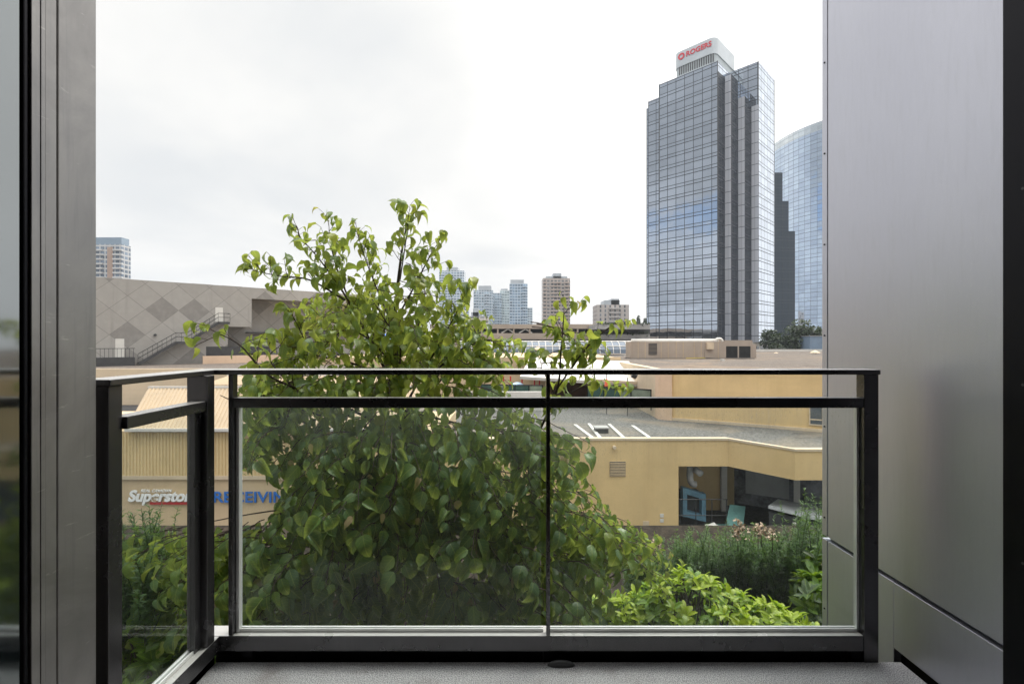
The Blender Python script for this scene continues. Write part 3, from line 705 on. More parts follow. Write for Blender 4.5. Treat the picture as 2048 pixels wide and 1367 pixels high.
def yew(name, label, blobs, n, tint, group=None, L=.045):
    c = at(*blobs[0][:3]); root = root_at(name, (c.x, c.y, -1.55), label, 'shrub', group)
    lv = Leaves(NEED); st = MB()
    for _ in range(n):
        px, py, Y, rx, ry, h = random.choice(blobs)
        p = at(px+random.uniform(-rx, rx), py+random.uniform(0, ry), Y+random.uniform(-.35, .35)); ln = random.uniform(.6, 1.25)*h
        d = (Vector((0, 0, 1))+rv(.26)).normalized(); pts = [p]; q = p.copy()
        for i in range(9):
            d = (d+rv(.07)+Vector((0, 0, .06))).normalized(); q = q+d*ln/9; pts.append(q.copy())
            for s_ in range(7):
                a = d.cross(rv(1)).normalized(); lv.add(q-d*random.random()*ln/9, a+d*random.uniform(.3, .9), d+rv(.3), L*random.uniform(.8, 1.3)*(1.1-.5*i/9), min(1, max(0, tint+.06*(i-5)+random.gauss(0, .1))))
        st.tube(pts, [.003-.002*i/9 for i in range(10)], 3, False)
    part(st, 'stems', M['yew_stem'], root); lv.build('needles', M['yew'], root)
    return root
YB = [(1320, 1135, 4.3, 60, 150, .28), (1430, 1118, 4.4, 70, 150, .30), (1520, 1122, 4.4, 60, 160, .29), (1600, 1120, 4.3, 60, 160, .33)]
yew('yew_shrub', 'dark green yew hedge with upright tips behind the bright rhododendron', YB, 1700, .40)
yew('yew_shrub', 'tall feathery yew tips beside the aluminium wall in front of the loading bay', [(1625, 1090, 4.0, 35, 110, .42)], 60, .40)
yew('yew_shrub', 'feathery dark yew behind the left side glass panel', [(290, 1105, 3.0, 60, 150, .26), (250, 1180, 2.7, 60, 120, .26)], 200, .34)
def plume(name, label, spots, Y, group):
    c = at(*spots[0], Y); root = root_at(name, (c.x, c.y, -1.55), label, 'flower', group)
    for px, py in spots:
        m = MB(); lv = Leaves(QUAD)
        p = at(px, py, Y); m.tube([p-Vector((0, 0, .16)), p], .003, 4)
        for _ in range(50):
            r_ = random.random(); q = p+Vector((random.gauss(0, .022*(1.4-r_)), random.gauss(0, .022), -.085*(1-r_)+.02))
            lv.add(q, rv(1), rv(1), .022*random.uniform(.6, 1.3), .5)
        part(m, 'stem', M['twig'], root); lv.build('flower_head', M['plume'], root)
plume('dried_flower', 'tall dried tan flower plume standing out of the yew hedge', [(1480, 1046), (1476, 1060)], 3.85, 'dried plumes above the hedge')
plume('dried_flower', 'cluster of dried pinkish flower heads right of the tall plume', [(1516, 1054), (1523, 1052), (1545, 1062)], 3.88, 'dried plumes above the hedge')
plume('dried_flower', 'single pale dried flower head low in the hedge near the aluminium wall', [(1632, 1122), (1628, 1132)], 3.9, 'dried plumes above the hedge')
plume('dried_flower', 'pale cream flower head at the left end of the yew hedge', [(1308, 1084), (1316, 1092), (1300, 1096)], 3.8, 'dried plumes above the hedge')

# ================================================================== supermarket building (left, mid distance)
Y0 = 31.0
sm = root_at('supermarket_building', (-16, 34, -11.3), 'beige supermarket with corrugated band and sloping tan metal roof behind the tree', 'building')
xr = ax(880, Y0)
part(MB().box(-42, xr, Y0, 40, -11.3, az(958, Y0)), 'stucco_wall', M['tan'], sm)
part(MB().box(-42, xr, Y0-.12, 40, az(957.5, Y0), az(950, Y0)), 'ledge', M['sand'], sm)
def corr(x0, x1, Ya, za, Yb, zb, pitch, depth, xa_shift=0., xb_shift=0.):
    """corrugated sheet between a lower edge and an upper edge"""
    v = []; f = []; n = int((x1-x0)/pitch); prof = ((0, 0), (.28, 0), (.40, 1), (.88, 1))
    nv = Vector((0, zb-za, -(Yb-Ya))).normalized()*-1
    xs = [(x0+(i+a)*pitch, h) for i in range(n) for a, h in prof]
    for x, h in xs:
        o_ = Vector((0, -(zb-za), (Yb-Ya))).normalized()*depth*h
        u_ = (x-x0)/(x1-x0)
        v += [(x+xa_shift*(1-u_), Ya+o_.y, za+o_.z), (x+xb_shift*(1-u_), Yb+o_.y, zb+o_.z)]
    for i in range(len(xs)-1): f.append((2*i, 2*i+2, 2*i+3, 2*i+1))
    return v, f
def corr_part(name, mat, root, *a, **k):
    v, f = corr(*a, **k); m = MB(); m.v = v; m.f = f; return part(m, name, mat, root)
corr_part('corrugated_band', M['yellow_metal'], sm, -42, xr, Y0-.05, az(950, Y0), Y0-.045, az(864, Y0), .21, .05)
part(MB().box(-42, xr, Y0+.01, 40, az(950, Y0)+.002, az(862, Y0)), 'wall_core', M['tan'], sm)
zl, zu = az(858, 30.6), az(776, 34.)
corr_part('metal_roof', M['cream_metal'], sm, -25.5, ax(850, 34), 30.6, zl, 34.0, zu, .27, .05, 1.1, 0.)
part(MB().box(-24.4, ax(850, 34), 30.52, 30.66, zl-.14, zl+.05), 'eave', M['white'], sm)
part(MB().box(-25.5, ax(850, 34), 33.95, 34.15, zu-.02, zu+.13), 'ridge_cap', M['white'], sm)
sidew = MB(); sidew.v = [(-24.4, 30.62, zl), (-25.5, 34, zu), (-25.5, 34, zl-.1), (-24.3, 30.62, zl-.1)]; sidew.f = [(0, 1, 2, 3)]
part(sidew, 'gable_end', M['tan'], sm)
corr_part('metal_roof', M['cream_metal'], sm, ax(412, 35), ax(850, 34), 34.4, az(770, 34.4), 37.6, az(752, 37.6), .27, .04)
part(MB().box(ax(412, 35), ax(850, 34), 37.55, 37.8, az(752, 37.6)-.02, az(750, 37.6)+.04), 'ridge_cap', M['white'], sm)
part(MB().box(-42, -25.6, 34.2, 46.0, az(864, Y0)-.3, az(864, Y0)-.2), 'low_roof', M['dark'], sm)

M['sign_white'] = mat_plain('sign_white', (.80, .80, .79), .4, 0, .03, 2); M['sign_red'] = mat_plain('sign_red', (.42, .03, .035), .4, 0, .05, 2); M['sign_blue'] = mat_plain('sign_blue', (.025, .14, .46), .4, 0, .05, 2)
sg = root_at('shop_sign', (ax(325, 30.9), 30.9, az(1007, 30.9)), 'white italic store name sign with a red underline on the tan wall', 'sign')
YS = 30.93
def face_text(body, px0, px1, py0, py1, mat, root, bold, shear=0., name='lettering'):
    return text_obj(name, body, mat, root, ax(px1, YS)-ax(px0, YS), az(py0, YS)-az(py1, YS), (ax(px0, YS), YS, az(py1, YS)), (R(90), 0, 0), bold, .06, shear)
face_text('Superstore', 257, 398, 979, 1009, M['sign_white'], sg, .035, .25)
face_text('REAL', 283, 301, 977.5, 983, M['sign_white'], sg, .004, .2, 'small_lettering'); face_text('CANADIAN', 305, 344, 977.5, 983, M['sign_white'], sg, .004, .2, 'small_lettering')
part(MB().box(ax(300, YS), ax(403, YS), YS-.03, YS+.05, az(1008, YS), az(1003.5, YS)), 'underline', M['sign_red'], sg)
sg2 = root_at('receiving_sign', (ax(510, 30.9), 30.9, az(1004, 30.9)), 'blue capital letters on the tan wall partly hidden by the tree', 'sign')
face_text('RECEIVING', 428, 597, 982, 1004, M['sign_blue'], sg2, .012, 0.)

# ================================================================== right wing with loading bay
rw = root_at('loading_building', (10, 33, -11.3), 'beige low building with a gravel roof and an open loading bay at the right', 'building')
zt = az(880, 31.); zb = az(932, 31.)
path = [(ax(1120, 31)-14, 31.), (ax(1357, 31), 31.), (ax(1456, 31), 31.), (ax(1590, 27.9), 27.9), (29., 27.9)]
def band(mb, pth, z0, z1, th):
    for (x0, y0), (x1, y1) in zip(pth[:-1], pth[1:]):
        mb.prism([(x0, y0), (x1, y1), (x1, y1+th), (x0, y0+th)], z0, z1)
    return mb
part(band(MB(), path[1:], zb, zt, .35), 'upper_band', M['beige'], rw)
part(MB().box(path[0][0], path[1][0], 31., 31.4, az(1062, 31), zt), 'stucco_wall', M['beige'], rw)
part(MB().box(path[0][0], path[1][0]+.1, 30.9, 31.4, -11.3, az(1063, 31)), 'concrete_base', M['grey'], rw)
cop = MB()
for (x0, y0), (x1, y1) in zip(path[:-1], path[1:]): cop.prism([(x0, y0-.06), (x1, y1-.06), (x1, y1+.4), (x0, y0+.4)], zt+.002, zt+.13)
part(cop, 'coping', M['sand'], rw)
part(MB().prism([(path[0][0], 31.4), (ax(1456, 31), 31.4), (ax(1590, 27.9), 28.3), (30, 28.3), (30, 60), (-14, 60), (-14, 42)], zt-.9, zt-.25), 'gravel_roof', M['gravel_grey'], rw)
lv = MB(); x0, x1, z0, z1 = ax(1219, 30.95), ax(1252, 30.95), az(953, 30.95), az(922, 30.95)
lv.box(x0, x1, 30.97, 31.0, z0, z1)
for i in range(9): lv.box(x0+.04, x1-.04, 30.93, 30.97, z0+.06+i*(z1-z0-.1)/9, z0+.06+(i+.55)*(z1-z0-.1)/9)
part(lv, 'louvre', M['tan'], rw)
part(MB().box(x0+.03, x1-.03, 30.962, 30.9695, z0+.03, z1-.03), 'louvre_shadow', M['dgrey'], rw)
part(MB().tube([(ax(1228, 31), 30.99, az(893, 31)), (ax(1228, 31), 30.75, az(893, 31))], .11, 10), 'flood_lamp', M['sand'], rw)
for py in (1030, 1040):
    part(MB().box(ax(1320, 31), ax(1327, 31), 30.96, 30.999, az(py+3.5, 31), az(py-3.5, 31)), 'notice_plate', M['white'], rw)
part(MB().box(ax(1286, 31), ax(1298, 31), 30.97, 30.999, az(1052, 31), az(1041, 31)), 'wall_hatch', M['sand'], rw)
# inside of the bay
part(MB().box(path[1][0]-.4, path[1][0], 31.4, 38, -11.3, zb+.2), 'bay_side_wall', M['grey'], rw)
part(MB().box(path[1][0], ax(1440, 36), 36., 36.3, -11.3, zb+.2), 'bay_rear_wall', M['beige'], rw)
part(MB().box(ax(1440, 36)+.02, ax(1452, 36), 35.8, 36.3, -11.3, zb+.2), 'column', M['white'], rw)
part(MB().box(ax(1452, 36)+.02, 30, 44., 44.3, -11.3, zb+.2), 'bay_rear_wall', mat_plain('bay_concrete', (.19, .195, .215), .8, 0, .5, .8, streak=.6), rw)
part(MB().prism([(path[1][0], 31.36), (ax(1456, 31), 31.36), (ax(1590, 27.9), 28.26), (30, 28.26), (30, 44), (path[1][0], 44)], zb+.21, zb+.3), 'bay_ceiling', M['grey'], rw)
part(MB().box(ax(1548, 42), ax(1570, 42), 42, 42.5, -11.3, zb+.2), 'column', M['yellow_metal'], rw)
part(MB().box(path[1][0], 30, 31.6, 44, az(1068, 32)-.5, az(1068, 32)), 'dock_slab', M['sand'], rw)

fr = MB(); cx0, cx1, cz0, cz1, cy = ax(1366, 33), ax(1412, 33), az(1040, 33), az(975, 33), 33.
cm = root_at('waste_compactor', (ax(1390, 33), 33.2, az(1068, 33)), 'blue framed waste compactor inside the loading bay', 'compactor')
T = .28
fr.slab([(cx0, cy, cz0+.25), (cx0+T, cy, cz0+.22), (cx0+T, cy, cz1-.05), (cx0, cy, cz1)], .5).slab([(cx1-T, cy, cz0-.05), (cx1, cy, cz0-.1), (cx1, cy, cz1-.42), (cx1-T, cy, cz1-.38)], .5)
fr.slab([(cx0+T, cy, cz1-.45), (cx1-T, cy, cz1-.75), (cx1-T, cy, cz1-.38), (cx0+T, cy, cz1-.05)], .5).slab([(cx0+T, cy, cz0+.22), (cx1-T, cy, cz0-.05), (cx1-T, cy, cz0+.35), (cx0+T, cy, cz0+.62)], .5)
blue = mat_plain('blue_paint', (.19, .37, .50), .5, .1, .15, 1.5, streak=.4)
part(fr, 'frame', blue, cm)
part(MB().box(cx0+.1, cx1-.1, cy+.5, cy+1.5, cz0-.8, cz1-.5), 'body', M['dgrey'], cm)
pp = root_at('exhaust_pipe', (ax(1382, 34), 34, az(965, 34)), 'pale bent duct hanging from the loading bay ceiling', 'duct')
part(MB().tube(catmull([at(1380, 930, 34), at(1380, 955, 34), at(1384, 966, 34), at(1392, 968, 34)], 4), .22, 10).tube([at(1390, 938, 33.5), at(1402, 947, 33.0)], .22, 10), 'duct', mat_plain('duct', (.78, .76, .74), .5, .0, .1, 2), pp, True)
gr = root_at('bay_railing', (ax(1405, 31.5), 31.5, az(1068, 31.5)), 'thin dark pipe railing in front of the loading bay', 'railing')
b = MB(); b.tube([(ax(1357, 31.5), 31.5, az(998, 31.5)), (ax(1455, 31.5), 31.5, az(998, 31.5))], .035, 6); b.tube([(ax(1357, 31.5), 31.5, az(1030, 31.5)), (ax(1455, 31.5), 31.5, az(1030, 31.5))], .03, 6); part(b, 'rail', M['dgrey'], gr)
for px in (1360, 1392, 1424, 1453): part(MB().tube([(ax(px, 31.5), 31.52, az(1068, 31.5)), (ax(px, 31.5), 31.52, az(998, 31.5))], .035, 6), 'post', M['dgrey'], gr)
teal = mat_plain('teal_paint', (.22, .46, .43), .5, .1, .15, 1.2, streak=.4)
bn = root_at('waste_bin', (ax(1470, 32), 32, az(1066, 32)), 'teal waste bin with its lid tipped open in the loading bay', 'bin')
part(MB().slab([at(1450, 1053, 31.5), at(1486, 1055, 31.5), at(1491, 1012, 32.6), at(1460, 1008, 32.6)], .06), 'lid', teal, bn)
part(MB().box(ax(1440, 32), ax(1490, 32), 31.3, 32.8, az(1085, 32), az(1056, 32)), 'body', teal, bn)
part(MB().slab([at(1434, 1056, 31.2), at(1490, 1058, 31.2), at(1486, 1054, 31.5), at(1450, 1052, 31.5)], .05), 'front_flap', teal, bn)
tl = root_at('trailer', (ax(1620, 29), 30, -11.3), 'grey topped trailer backed into the dark loading bay', 'trailer')
part(MB().slab([at(1537, 1010, 29.5), at(1690, 1048, 27.), at(1700, 1024, 29.5), at(1556, 997, 32)], .18), 'roof', mat_plain('trailer_roof', (.50, .51, .52), .45, .2, .15, 1), tl)
part(MB().prism([(ax(1541, 29.4), 29.6), (ax(1688, 27.), 27.1), (ax(1700, 29.5), 29.4), (ax(1560, 32), 31.9)], -10.2, az(1048, 27.)-.2), 'body', M['dgrey'], tl)
for px, Y in ((1575, 29.2), (1650, 28.)): part(MB().tube([(ax(px, Y), Y-.05, -10.8), (ax(px, Y), Y+.25, -10.8)], .5, 16), 'wheel', M['rail_black'], tl)
part(MB().box(ax(1585, 28.6), ax(1592, 28.6), 28.45, 28.6, az(1052, 28.6), az(1044, 28.6)), 'plate', M['white'], tl)
tb = root_at('waste_bin', (ax(1615, 27), 27, -11.3), 'low turquoise waste bin beside the trailer, half hidden by yew tips', 'bin')
aq = mat_plain('aqua_paint', (.10, .40, .46), .5, .1, .2, 1.2, streak=.4)
part(MB().box(ax(1560, 26.5), ax(1665, 26.5), 25.7, 26.5, -11., az(1102, 26.5)), 'body', aq, tb)
part(MB().slab([at(1585, 1100, 25.7), at(1668, 1112, 25.7), at(1660, 1082, 26.6), at(1590, 1072, 26.6)], .06), 'lid', aq, tb)
wb = root_at('white_sack', (ax(1425, 30), 30, -11.3), 'crumpled white sack at the foot of the loading bay behind the hedge', 'sack')
bm = bmesh.new(); bmesh.ops.create_icosphere(bm, subdivisions=3, radius=1)
for v_ in bm.verts: v_.co = Vector((v_.co.x*.85, v_.co.y*.6, v_.co.z*.75))*(1+.16*math.sin(7*v_.co.x+5*v_.co.z)*math.cos(6*v_.co.y+3*v_.co.z)) + at(1428, 1072, 29.5)
me = bpy.data.meshes.new('sack'); bm.to_mesh(me); bm.free(); me.materials.append(M['white']); o = bpy.data.objects.new('cloth', me); COL.objects.link(o); o.parent = wb; bpy.context.view_layer.update(); o.matrix_parent_inverse = wb.matrix_world.inverted()
part(MB().box(ax(1410, 29.6), ax(1440, 29.6), 29.2, 30, -11.3, az(1084, 29.6)), 'pallet', M['grey'], wb)
# things on the gravel roof
zr = zt-.25
pads = [(1150, 851, 1187, 879), (1178, 849, 1202, 880), (1218, 850, 1250, 880), (1265, 853, 1303, 880)]
lab = ['leftmost of the white pipe sleepers on the grey gravel roof, half behind leaves', 'white pipe sleeper just left of the roof vent box', 'white pipe sleeper just right of the roof vent box', 'rightmost of the white pipe sleepers on the grey gravel roof']
for (a, b_, c, d), l_ in zip(pads, lab):
    Ya = (CAMZ-zr)*F/(b_-683.5); Yb = (CAMZ-zr)*F/(d-683.5)
    p, q = at(a, b_, Ya), at(c, d, max(31.6, Yb)); m = MB(); w_ = Vector((.12, 0, 0)); h_ = Vector((0, 0, .12))
    m.slab([p-w_+h_, q-w_+h_, q+w_+h_, p+w_+h_], .125)
    o = m.build('roof_sleeper', M['white']); tag(o, l_, 'sleeper', 'white sleepers on the gravel roof')
Yv = (CAMZ-zr)*F/(866-683.5)
vb = root_at('roof_vent', (ax(1205, Yv), Yv, zr), 'small dark box vent with a pale lid on the grey gravel roof', 'roof vent')
part(MB().box(ax(1192, Yv), ax(1217, Yv), Yv, Yv+.9, zr, zr+.32), 'box', M['dgrey'], vb); part(MB().box(ax(1190, Yv), ax(1219, Yv), Yv-.08, Yv+1., zr+.322, zr+.40), 'lid', M['grey'], vb)

# ================================================================== mall block behind (upper roof)
ML = root_at('mall_building', (20, 60, -11.3), 'long beige mall block with a broad gravel roof below the glass tower', 'building')
ztop = az(738, 41.); zc = ztop-.12
Ca = Vector((12.5, 41.)); Cb = Vector((22.7, 34.9)); dcb = (Cb-Ca).normalized(); Cc = Ca+dcb*22
part(MB().prism([tuple(Ca), tuple(Cc), (Cc.x+5, Cc.y+12), (60, 70), (12.5+.6, 70), (12.5+.6, 41.6)], -11.3, zc-.25), 'block', M['beige'], ML)
part(MB().prism([tuple(Ca), tuple(Cc), (Cc.x+.25, Cc.y+.4), (12.5+.7, 41.7)], zc-.24, ztop), 'parapet', M['beige'], ML)
part(MB().prism([(12.35, 41.), (12.5, 40.78), (13.3, 40.30), (13.3, 40.52), (12.55, 40.98), (12.49, 41.8), (12.35, 41.8)], -8, ztop-.01), 'corner_pilaster', M['beige_pink'], ML)
part(MB().box(12.4, 13.08, 41.8, 57, -11.3, ztop-.02), 'side_wall', M['sand'], ML)
part(MB().prism([tuple(Ca-dcb*-.1+Vector((-.05, -.08))), tuple(Cc+Vector((-.05, -.08))), tuple(Cc), tuple(Ca)], zt-.24, zt-.02), 'base_trim', M['sand'], ML)
p_, q_ = Ca-dcb*1.0-Vector((-dcb.y, dcb.x))*.45, Cc-Vector((-dcb.y, dcb.x))*.45
part(MB().prism([tuple(p_), tuple(q_), (q_.x+.05, q_.y+.2), (p_.x+.05, p_.y+.2)], -11.3, zb+.195), 'bay_rear_wall', bpy.data.materials['bay_concrete'], rw)
def bay_box(u0, u1, z0, z1, o0, o1):
    n_ = Vector((dcb.y, -dcb.x)); a_, b_ = Ca+dcb*u0, Ca+dcb*u1
    return MB().prism([tuple(a_+n_*o1), tuple(b_+n_*o1), tuple(b_+n_*o0), tuple(a_+n_*o0)], z0, z1)
for u_ in (2.2, 6.6):
    part(bay_box(u_, u_+2.9, -10.4, -7.4, .452, .52), 'roller_door', mat_plain('roller_door', (.42, .43, .43), .5, .1, .1, .8, streak=.5), rw)
part(bay_box(5.4, 5.85, -11.3, zb+.19, .9, 1.3), 'column', M['yellow_metal'], rw); part(bay_box(9.8, 10.2, -11.3, zb+.19, .9, 1.3), 'column', M['white'], rw)
# window on the angled wall
w0 = Ca+dcb*((ax(1616, 35.6)-12.5)/dcb.x); nv = Vector((dcb.y, -dcb.x))
def wall_box(mb, u0, u1, z0, z1, o0, o1):
    p, q = Ca+dcb*u0, Ca+dcb*u1
    return mb.prism([tuple(p+nv*o1), tuple(q+nv*o1), tuple(q+nv*o0), tuple(p+nv*o0)], z0, z1)
u0 = (w0-Ca).length; zz0, zz1 = az(849, 35.5), az(805, 35.5)
part(wall_box(MB(), u0, u0+2.6, zz0, zz1, .02, .035), 'window', mat_plain('window_glass', (.10, .12, .14), .1, .3, .2, 1), ML)
wf = MB()
for a in (0, .80, 1.6, 2.52): wall_box(wf, u0+a, u0+a+.08, zz0+.081, zz1, .036, .08)
wall_box(wf, u0, u0+2.6, zz0, zz0+.08, .036, .08); wall_box(wf, u0, u0+2.6, zz0+.38, zz0+.46, .0361, .078)
part(wf, 'window_frame', M['sand'], ML)
# the great roof, one sheet round the patio recess
rf = MB()
rf.prism([(12.9, 57), (13.3, 41.6), (Cc.x+.3, Cc.y+.6), (150, 60), (150, 124), (-40, 124), (-40, 84.6), (ax(1262, 84.6), 84.6), (12.9, 84.6)], zc-.3, zc)
part(rf, 'gravel_roof', M['gravel'], ML)
part(MB().box(ax(700, 70), 12.85, 57.5, 84.5, -11.3, az(714, 57.5)-.1), 'rear_block', M['tan'], ML)
part(MB().box(ax(700, 70), 12.85, 57.3, 57.49, -11.3, az(714, 57.5)), 'rear_wall', M['tan'], ML)
part(MB().box(-90, ax(700, 47)-.3, 47.0, 47.4, -7.5, az(737, 47.)), 'fascia', M['sand'], ML)
part(MB().prism([(-90, 47.41), (ax(700, 47)-.3, 47.41), (ax(700, 70)-.05, 84.5), (-40, 84.5), (-40, 120), (-90, 120)], az(737, 47)-.5, az(737, 47.)-.1), 'gravel_roof', M['gravel'], ML)
part(MB().box(-90, ax(700, 47)-.3, 48.5, 49., -11.3, -7.0), 'void_wall', M['dark'], ML)
part(MB().box(-40, 150, 124.01, 124.5, zc-.4, zc+.55), 'parapet', M['white'], ML)
part(MB().tube([(ax(1273, 46)-.4, 46, az(748, 46)), (ax(1273, 46), 46, az(752, 46))], .3, 8), 'wall_lamp', M['dgrey'], ML)

# white canopy over the patio
cn = root_at('patio_canopy', (ax(1170, 52), 53, -5), 'broad sloping white canopy roof over the mall patio, right of the tree', 'canopy')
part(MB().slab([at(1040, 752, 48.), at(1276, 767, 48.), at(1258, 722, 57.), at(1060, 714, 57.)], .3), 'roof', M['white'], cn)
part(MB().slab([at(1180, 762.5, 47.95), at(1277, 768.5, 47.95), at(1277, 763, 47.95), at(1180, 757, 47.95)], .1), 'fascia', M['sand'], cn)
for px in (1090, 1180, 1268): part(MB().box(ax(px, 49), ax(px, 49)+.2, 49, 49.2, zr, az(764, 49)), 'column', M['sand'], cn)
part(MB().box(ax(1100, 56), ax(1283, 56), 56.2, 56.5, zr, az(735, 56)), 'back_wall', mat_plain('brown_wall', (.16, .085, .05), .7, 0, .2, .6), cn)
# fences round the patio
fm = mat_plain('green_mesh', (.025, .07, .055), .6, 0, .2, 1.5); fm2 = mat_plain('green_mesh_pale', (.16, .20, .15), .6, 0, .2, 1.5)
def fence(label, pxs, Ya, Yb, py0a, py0b, hgt, mats):
    n = len(pxs)-1; root = root_at('patio_fence', (ax(pxs[0], Ya), Ya, zr), label, 'fence')
    for i in range(n):
        ta, tb_ = i/n, (i+1)/n; Yi, Yj = Ya+(Yb-Ya)*ta, Ya+(Yb-Ya)*tb_
        p, q = at(pxs[i], py0a+(py0b-py0a)*ta, Yi), at(pxs[i+1], py0a+(py0b-py0a)*tb_, Yj); z_ = Vector((0, 0, hgt))
        part(MB().slab([p-z_, q-z_, q, p], .02), 'mesh_panel', mats[i % len(mats)], root)
        part(MB().tube([p-z_-Vector((0, 0, .3)), p+Vector((0, 0, .08))], .05, 6), 'post', M['rail_black'], root)
        part(MB().tube([p+Vector((0, 0, .03)), q+Vector((0, 0, .03))], .05, 6), 'top_bar', M['rail_black'], root)
    part(MB().tube([q-z_-Vector((0, 0, .3)), q+Vector((0, 0, .08))], .05, 6), 'post', M['rail_black'], root)
fence('dark green screened fence at the right end of the mall patio', (1175, 1208, 1240, 1262, 1302), 46, 42.5, 770, 780, 1.45, (fm, fm, fm2, fm2))
fence('green screened fence with pale panels in front of the red posts', (962, 990, 1008, 1030, 1058, 1085), 47, 47, 769, 771, 1.3, (fm, fm2, fm))
part_l = MB().box(ax(930, 46.), ax(1100, 46.), 46., 46.4, zr, az(783, 46.)).build('patio_kerb', M['white']); tag(part_l, 'low pale kerb wall under the green fence on the mall patio', 'wall')
red = mat_plain('red_paint', (.55, .02, .025), .45, 0, .08, 3)
pf = root_at('play_frame', (ax(1030, 52), 52, -5), 'red post play frame standing against the tan mall wall', 'play frame')
for px, t_ in ((993, 754), (1007, 752), (1021, 752), (1044, 750), (1069, 750), (1079, 750)):
    part(MB().tube([at(px, 800, 52), at(px, t_, 52)], .08, 8), 'post', red, pf)
part(MB().box(ax(1069, 52), ax(1079, 52), 51.95, 52.05, az(760, 52), az(752, 52)), 'panel', red, pf)
part(MB().tube(catmull([at(1009, 784, 51), at(1014, 777, 51), at(1019, 784, 51)], 4), .06, 6), 'climbing_arch', red, pf)
um = root_at('patio_umbrella', (ax(1035, 49), 49, zr), 'open pale blue umbrella on the patio among the red posts', 'umbrella')
v, f = dome((ax(1035, 49), 49, az(776, 49)), .78, .78, .62, 16, 5); m = MB(); m.v = v; m.f = f
part(m, 'canopy', mat_plain('pale_blue_cloth', (.42, .56, .72), .7, 0, .15, 3), um); part(MB().tube([(ax(1035, 49), 49, zr), (ax(1035, 49), 49, az(777, 49))], .03, 6), 'pole', M['grey'], um)
def parasol(label, px, py, Y, col):
    root = root_at('closed_parasol', (ax(px, Y), Y, zr), label, 'parasol', 'closed parasols on the patio')
    part(MB().tube([(ax(px, Y), Y, zr), (ax(px, Y), Y, az(py-13, Y))], .035, 6), 'pole', M['dgrey'], root)
    part(MB().tube([at(px, py+12, Y), at(px, py+9, Y), at(px, py-1, Y), at(px, py-5, Y)], [.12, .2, .13, .04], 8), 'canopy', mat_plain('cloth_'+label.split()[1], col, .8, 0, .15, 4), root)
parasol('closed orange parasol on a thin pole by the patio fence', 1213, 762, 44, (.65, .13, .06))
parasol('closed purple parasol nearest the right corner of the patio fence', 1255, 768, 43, (.28, .08, .16))

# skylight
YK = 85.; zk = az(712, YK)
sk = root_at('barrel_skylight', (ax(1090, YK), YK+2, zk), 'long barrel vaulted glass skylight on the mall roof', 'skylight')
xa, xb = ax(916, YK), ax(1268, YK); rr_ = 2.7; v = []; f = []; nseg = 10
ang = [R(8)+R(164)*i/nseg for i in range(nseg+1)]
for x in (xa, xb): v += [(x, YK+rr_-rr_*math.cos(a)*1.0, zk+.15+rr_*math.sin(a)*.92) for a in ang]
f = [(i, nseg+1+i, nseg+2+i, i+1) for i in range(nseg)]
m = MB(); m.v = v; m.f = f
k = NT('skylight_glass'); sgm = k.princ((.10, .13, .17), .2, 0); M['skyglass'] = k.done(sgm)
part(m, 'vault_glass', M['skyglass'], sk)
rb = MB(); nb = 26
for i in range(nb+1):
    x = xa+(xb-xa)*i/nb; rb.tube([(x, YK+rr_-(rr_+.03)*math.cos(a), zk+.15+(rr_+.03)*math.sin(a)*.92) for a in ang], .075, 4)
for a in (ang[2], ang[4], ang[5]): rb.tube([(xa, YK+rr_-(rr_+.03)*math.cos(a), zk+.15+(rr_+.03)*math.sin(a)*.92), (xb, YK+rr_-(rr_+.03)*math.cos(a), zk+.15+(rr_+.03)*math.sin(a)*.92)], .07, 4)
part(rb, 'glazing_bars', M['white'], sk)
part(MB().box(xa-.3, xb+.3, YK-.3, YK+2*rr_+.3, zk-.6, zk+.14), 'kerb', M['grey'], sk)
end = MB(); end.v = [v_ for v_ in v[:nseg+1]]; end.f = [tuple(range(nseg+1))]; part(end, 'end_wall', M['skyglass'], sk)
# HVAC unit
YH = 70.
hv = root_at('rooftop_unit', (ax(1370, YH), YH+1.5, zc), 'long tan rooftop air handling unit on the gravel roof below the glass tower', 'air unit')
hz0, hz1 = az(716, YH), az(683, YH)
hm = mk_stucco('unit_tan', (.37, .305, .25), .8)
part(MB().box(ax(1262, YH), ax(1452, YH), YH, YH+3.2, hz0, hz1), 'casing', hm, hv)
part(MB().box(ax(1452, YH), ax(1507, YH), YH+.3, YH+3.2, hz0, az(680, YH)).box(ax(1507, YH)+.002, ax(1518, YH), YH+.8, YH+3, hz0, az(688, YH)), 'end_casing', hm, hv)
sm_ = MB()
for px in (1276, 1290, 1322, 1336, 1352, 1366, 1388, 1402, 1436): sm_.box(ax(px, YH), ax(px, YH)+.05, YH-.02, YH-.001, hz0, hz1)
part(sm_, 'panel_seams', M['tan'], hv)
lo = MB(); 
for i in range(9): lo.box(ax(1297, YH), ax(1314, YH), YH-.05, YH-.001, az(709, YH)+i*.19, az(709, YH)+i*.19+.11)
part(lo, 'louvre', M['dgrey'], hv)
for a, b_ in ((1454, 1477), (1480, 1503)): part(MB().box(ax(a, YH), ax(b_, YH), YH+.28, YH+.298, az(715, YH), az(692, YH)), 'intake_opening', M['dark'], hv)
part(MB().box(ax(1412, YH), ax(1425, YH), YH-.5, YH-.001, az(698, YH), az(685, YH)), 'hood', M['sand'], hv)
part(MB().box(ax(1409, YH), ax(1424, YH), YH-.12, YH-.002, az(715, YH), az(699, YH)), 'access_door', hm, hv)
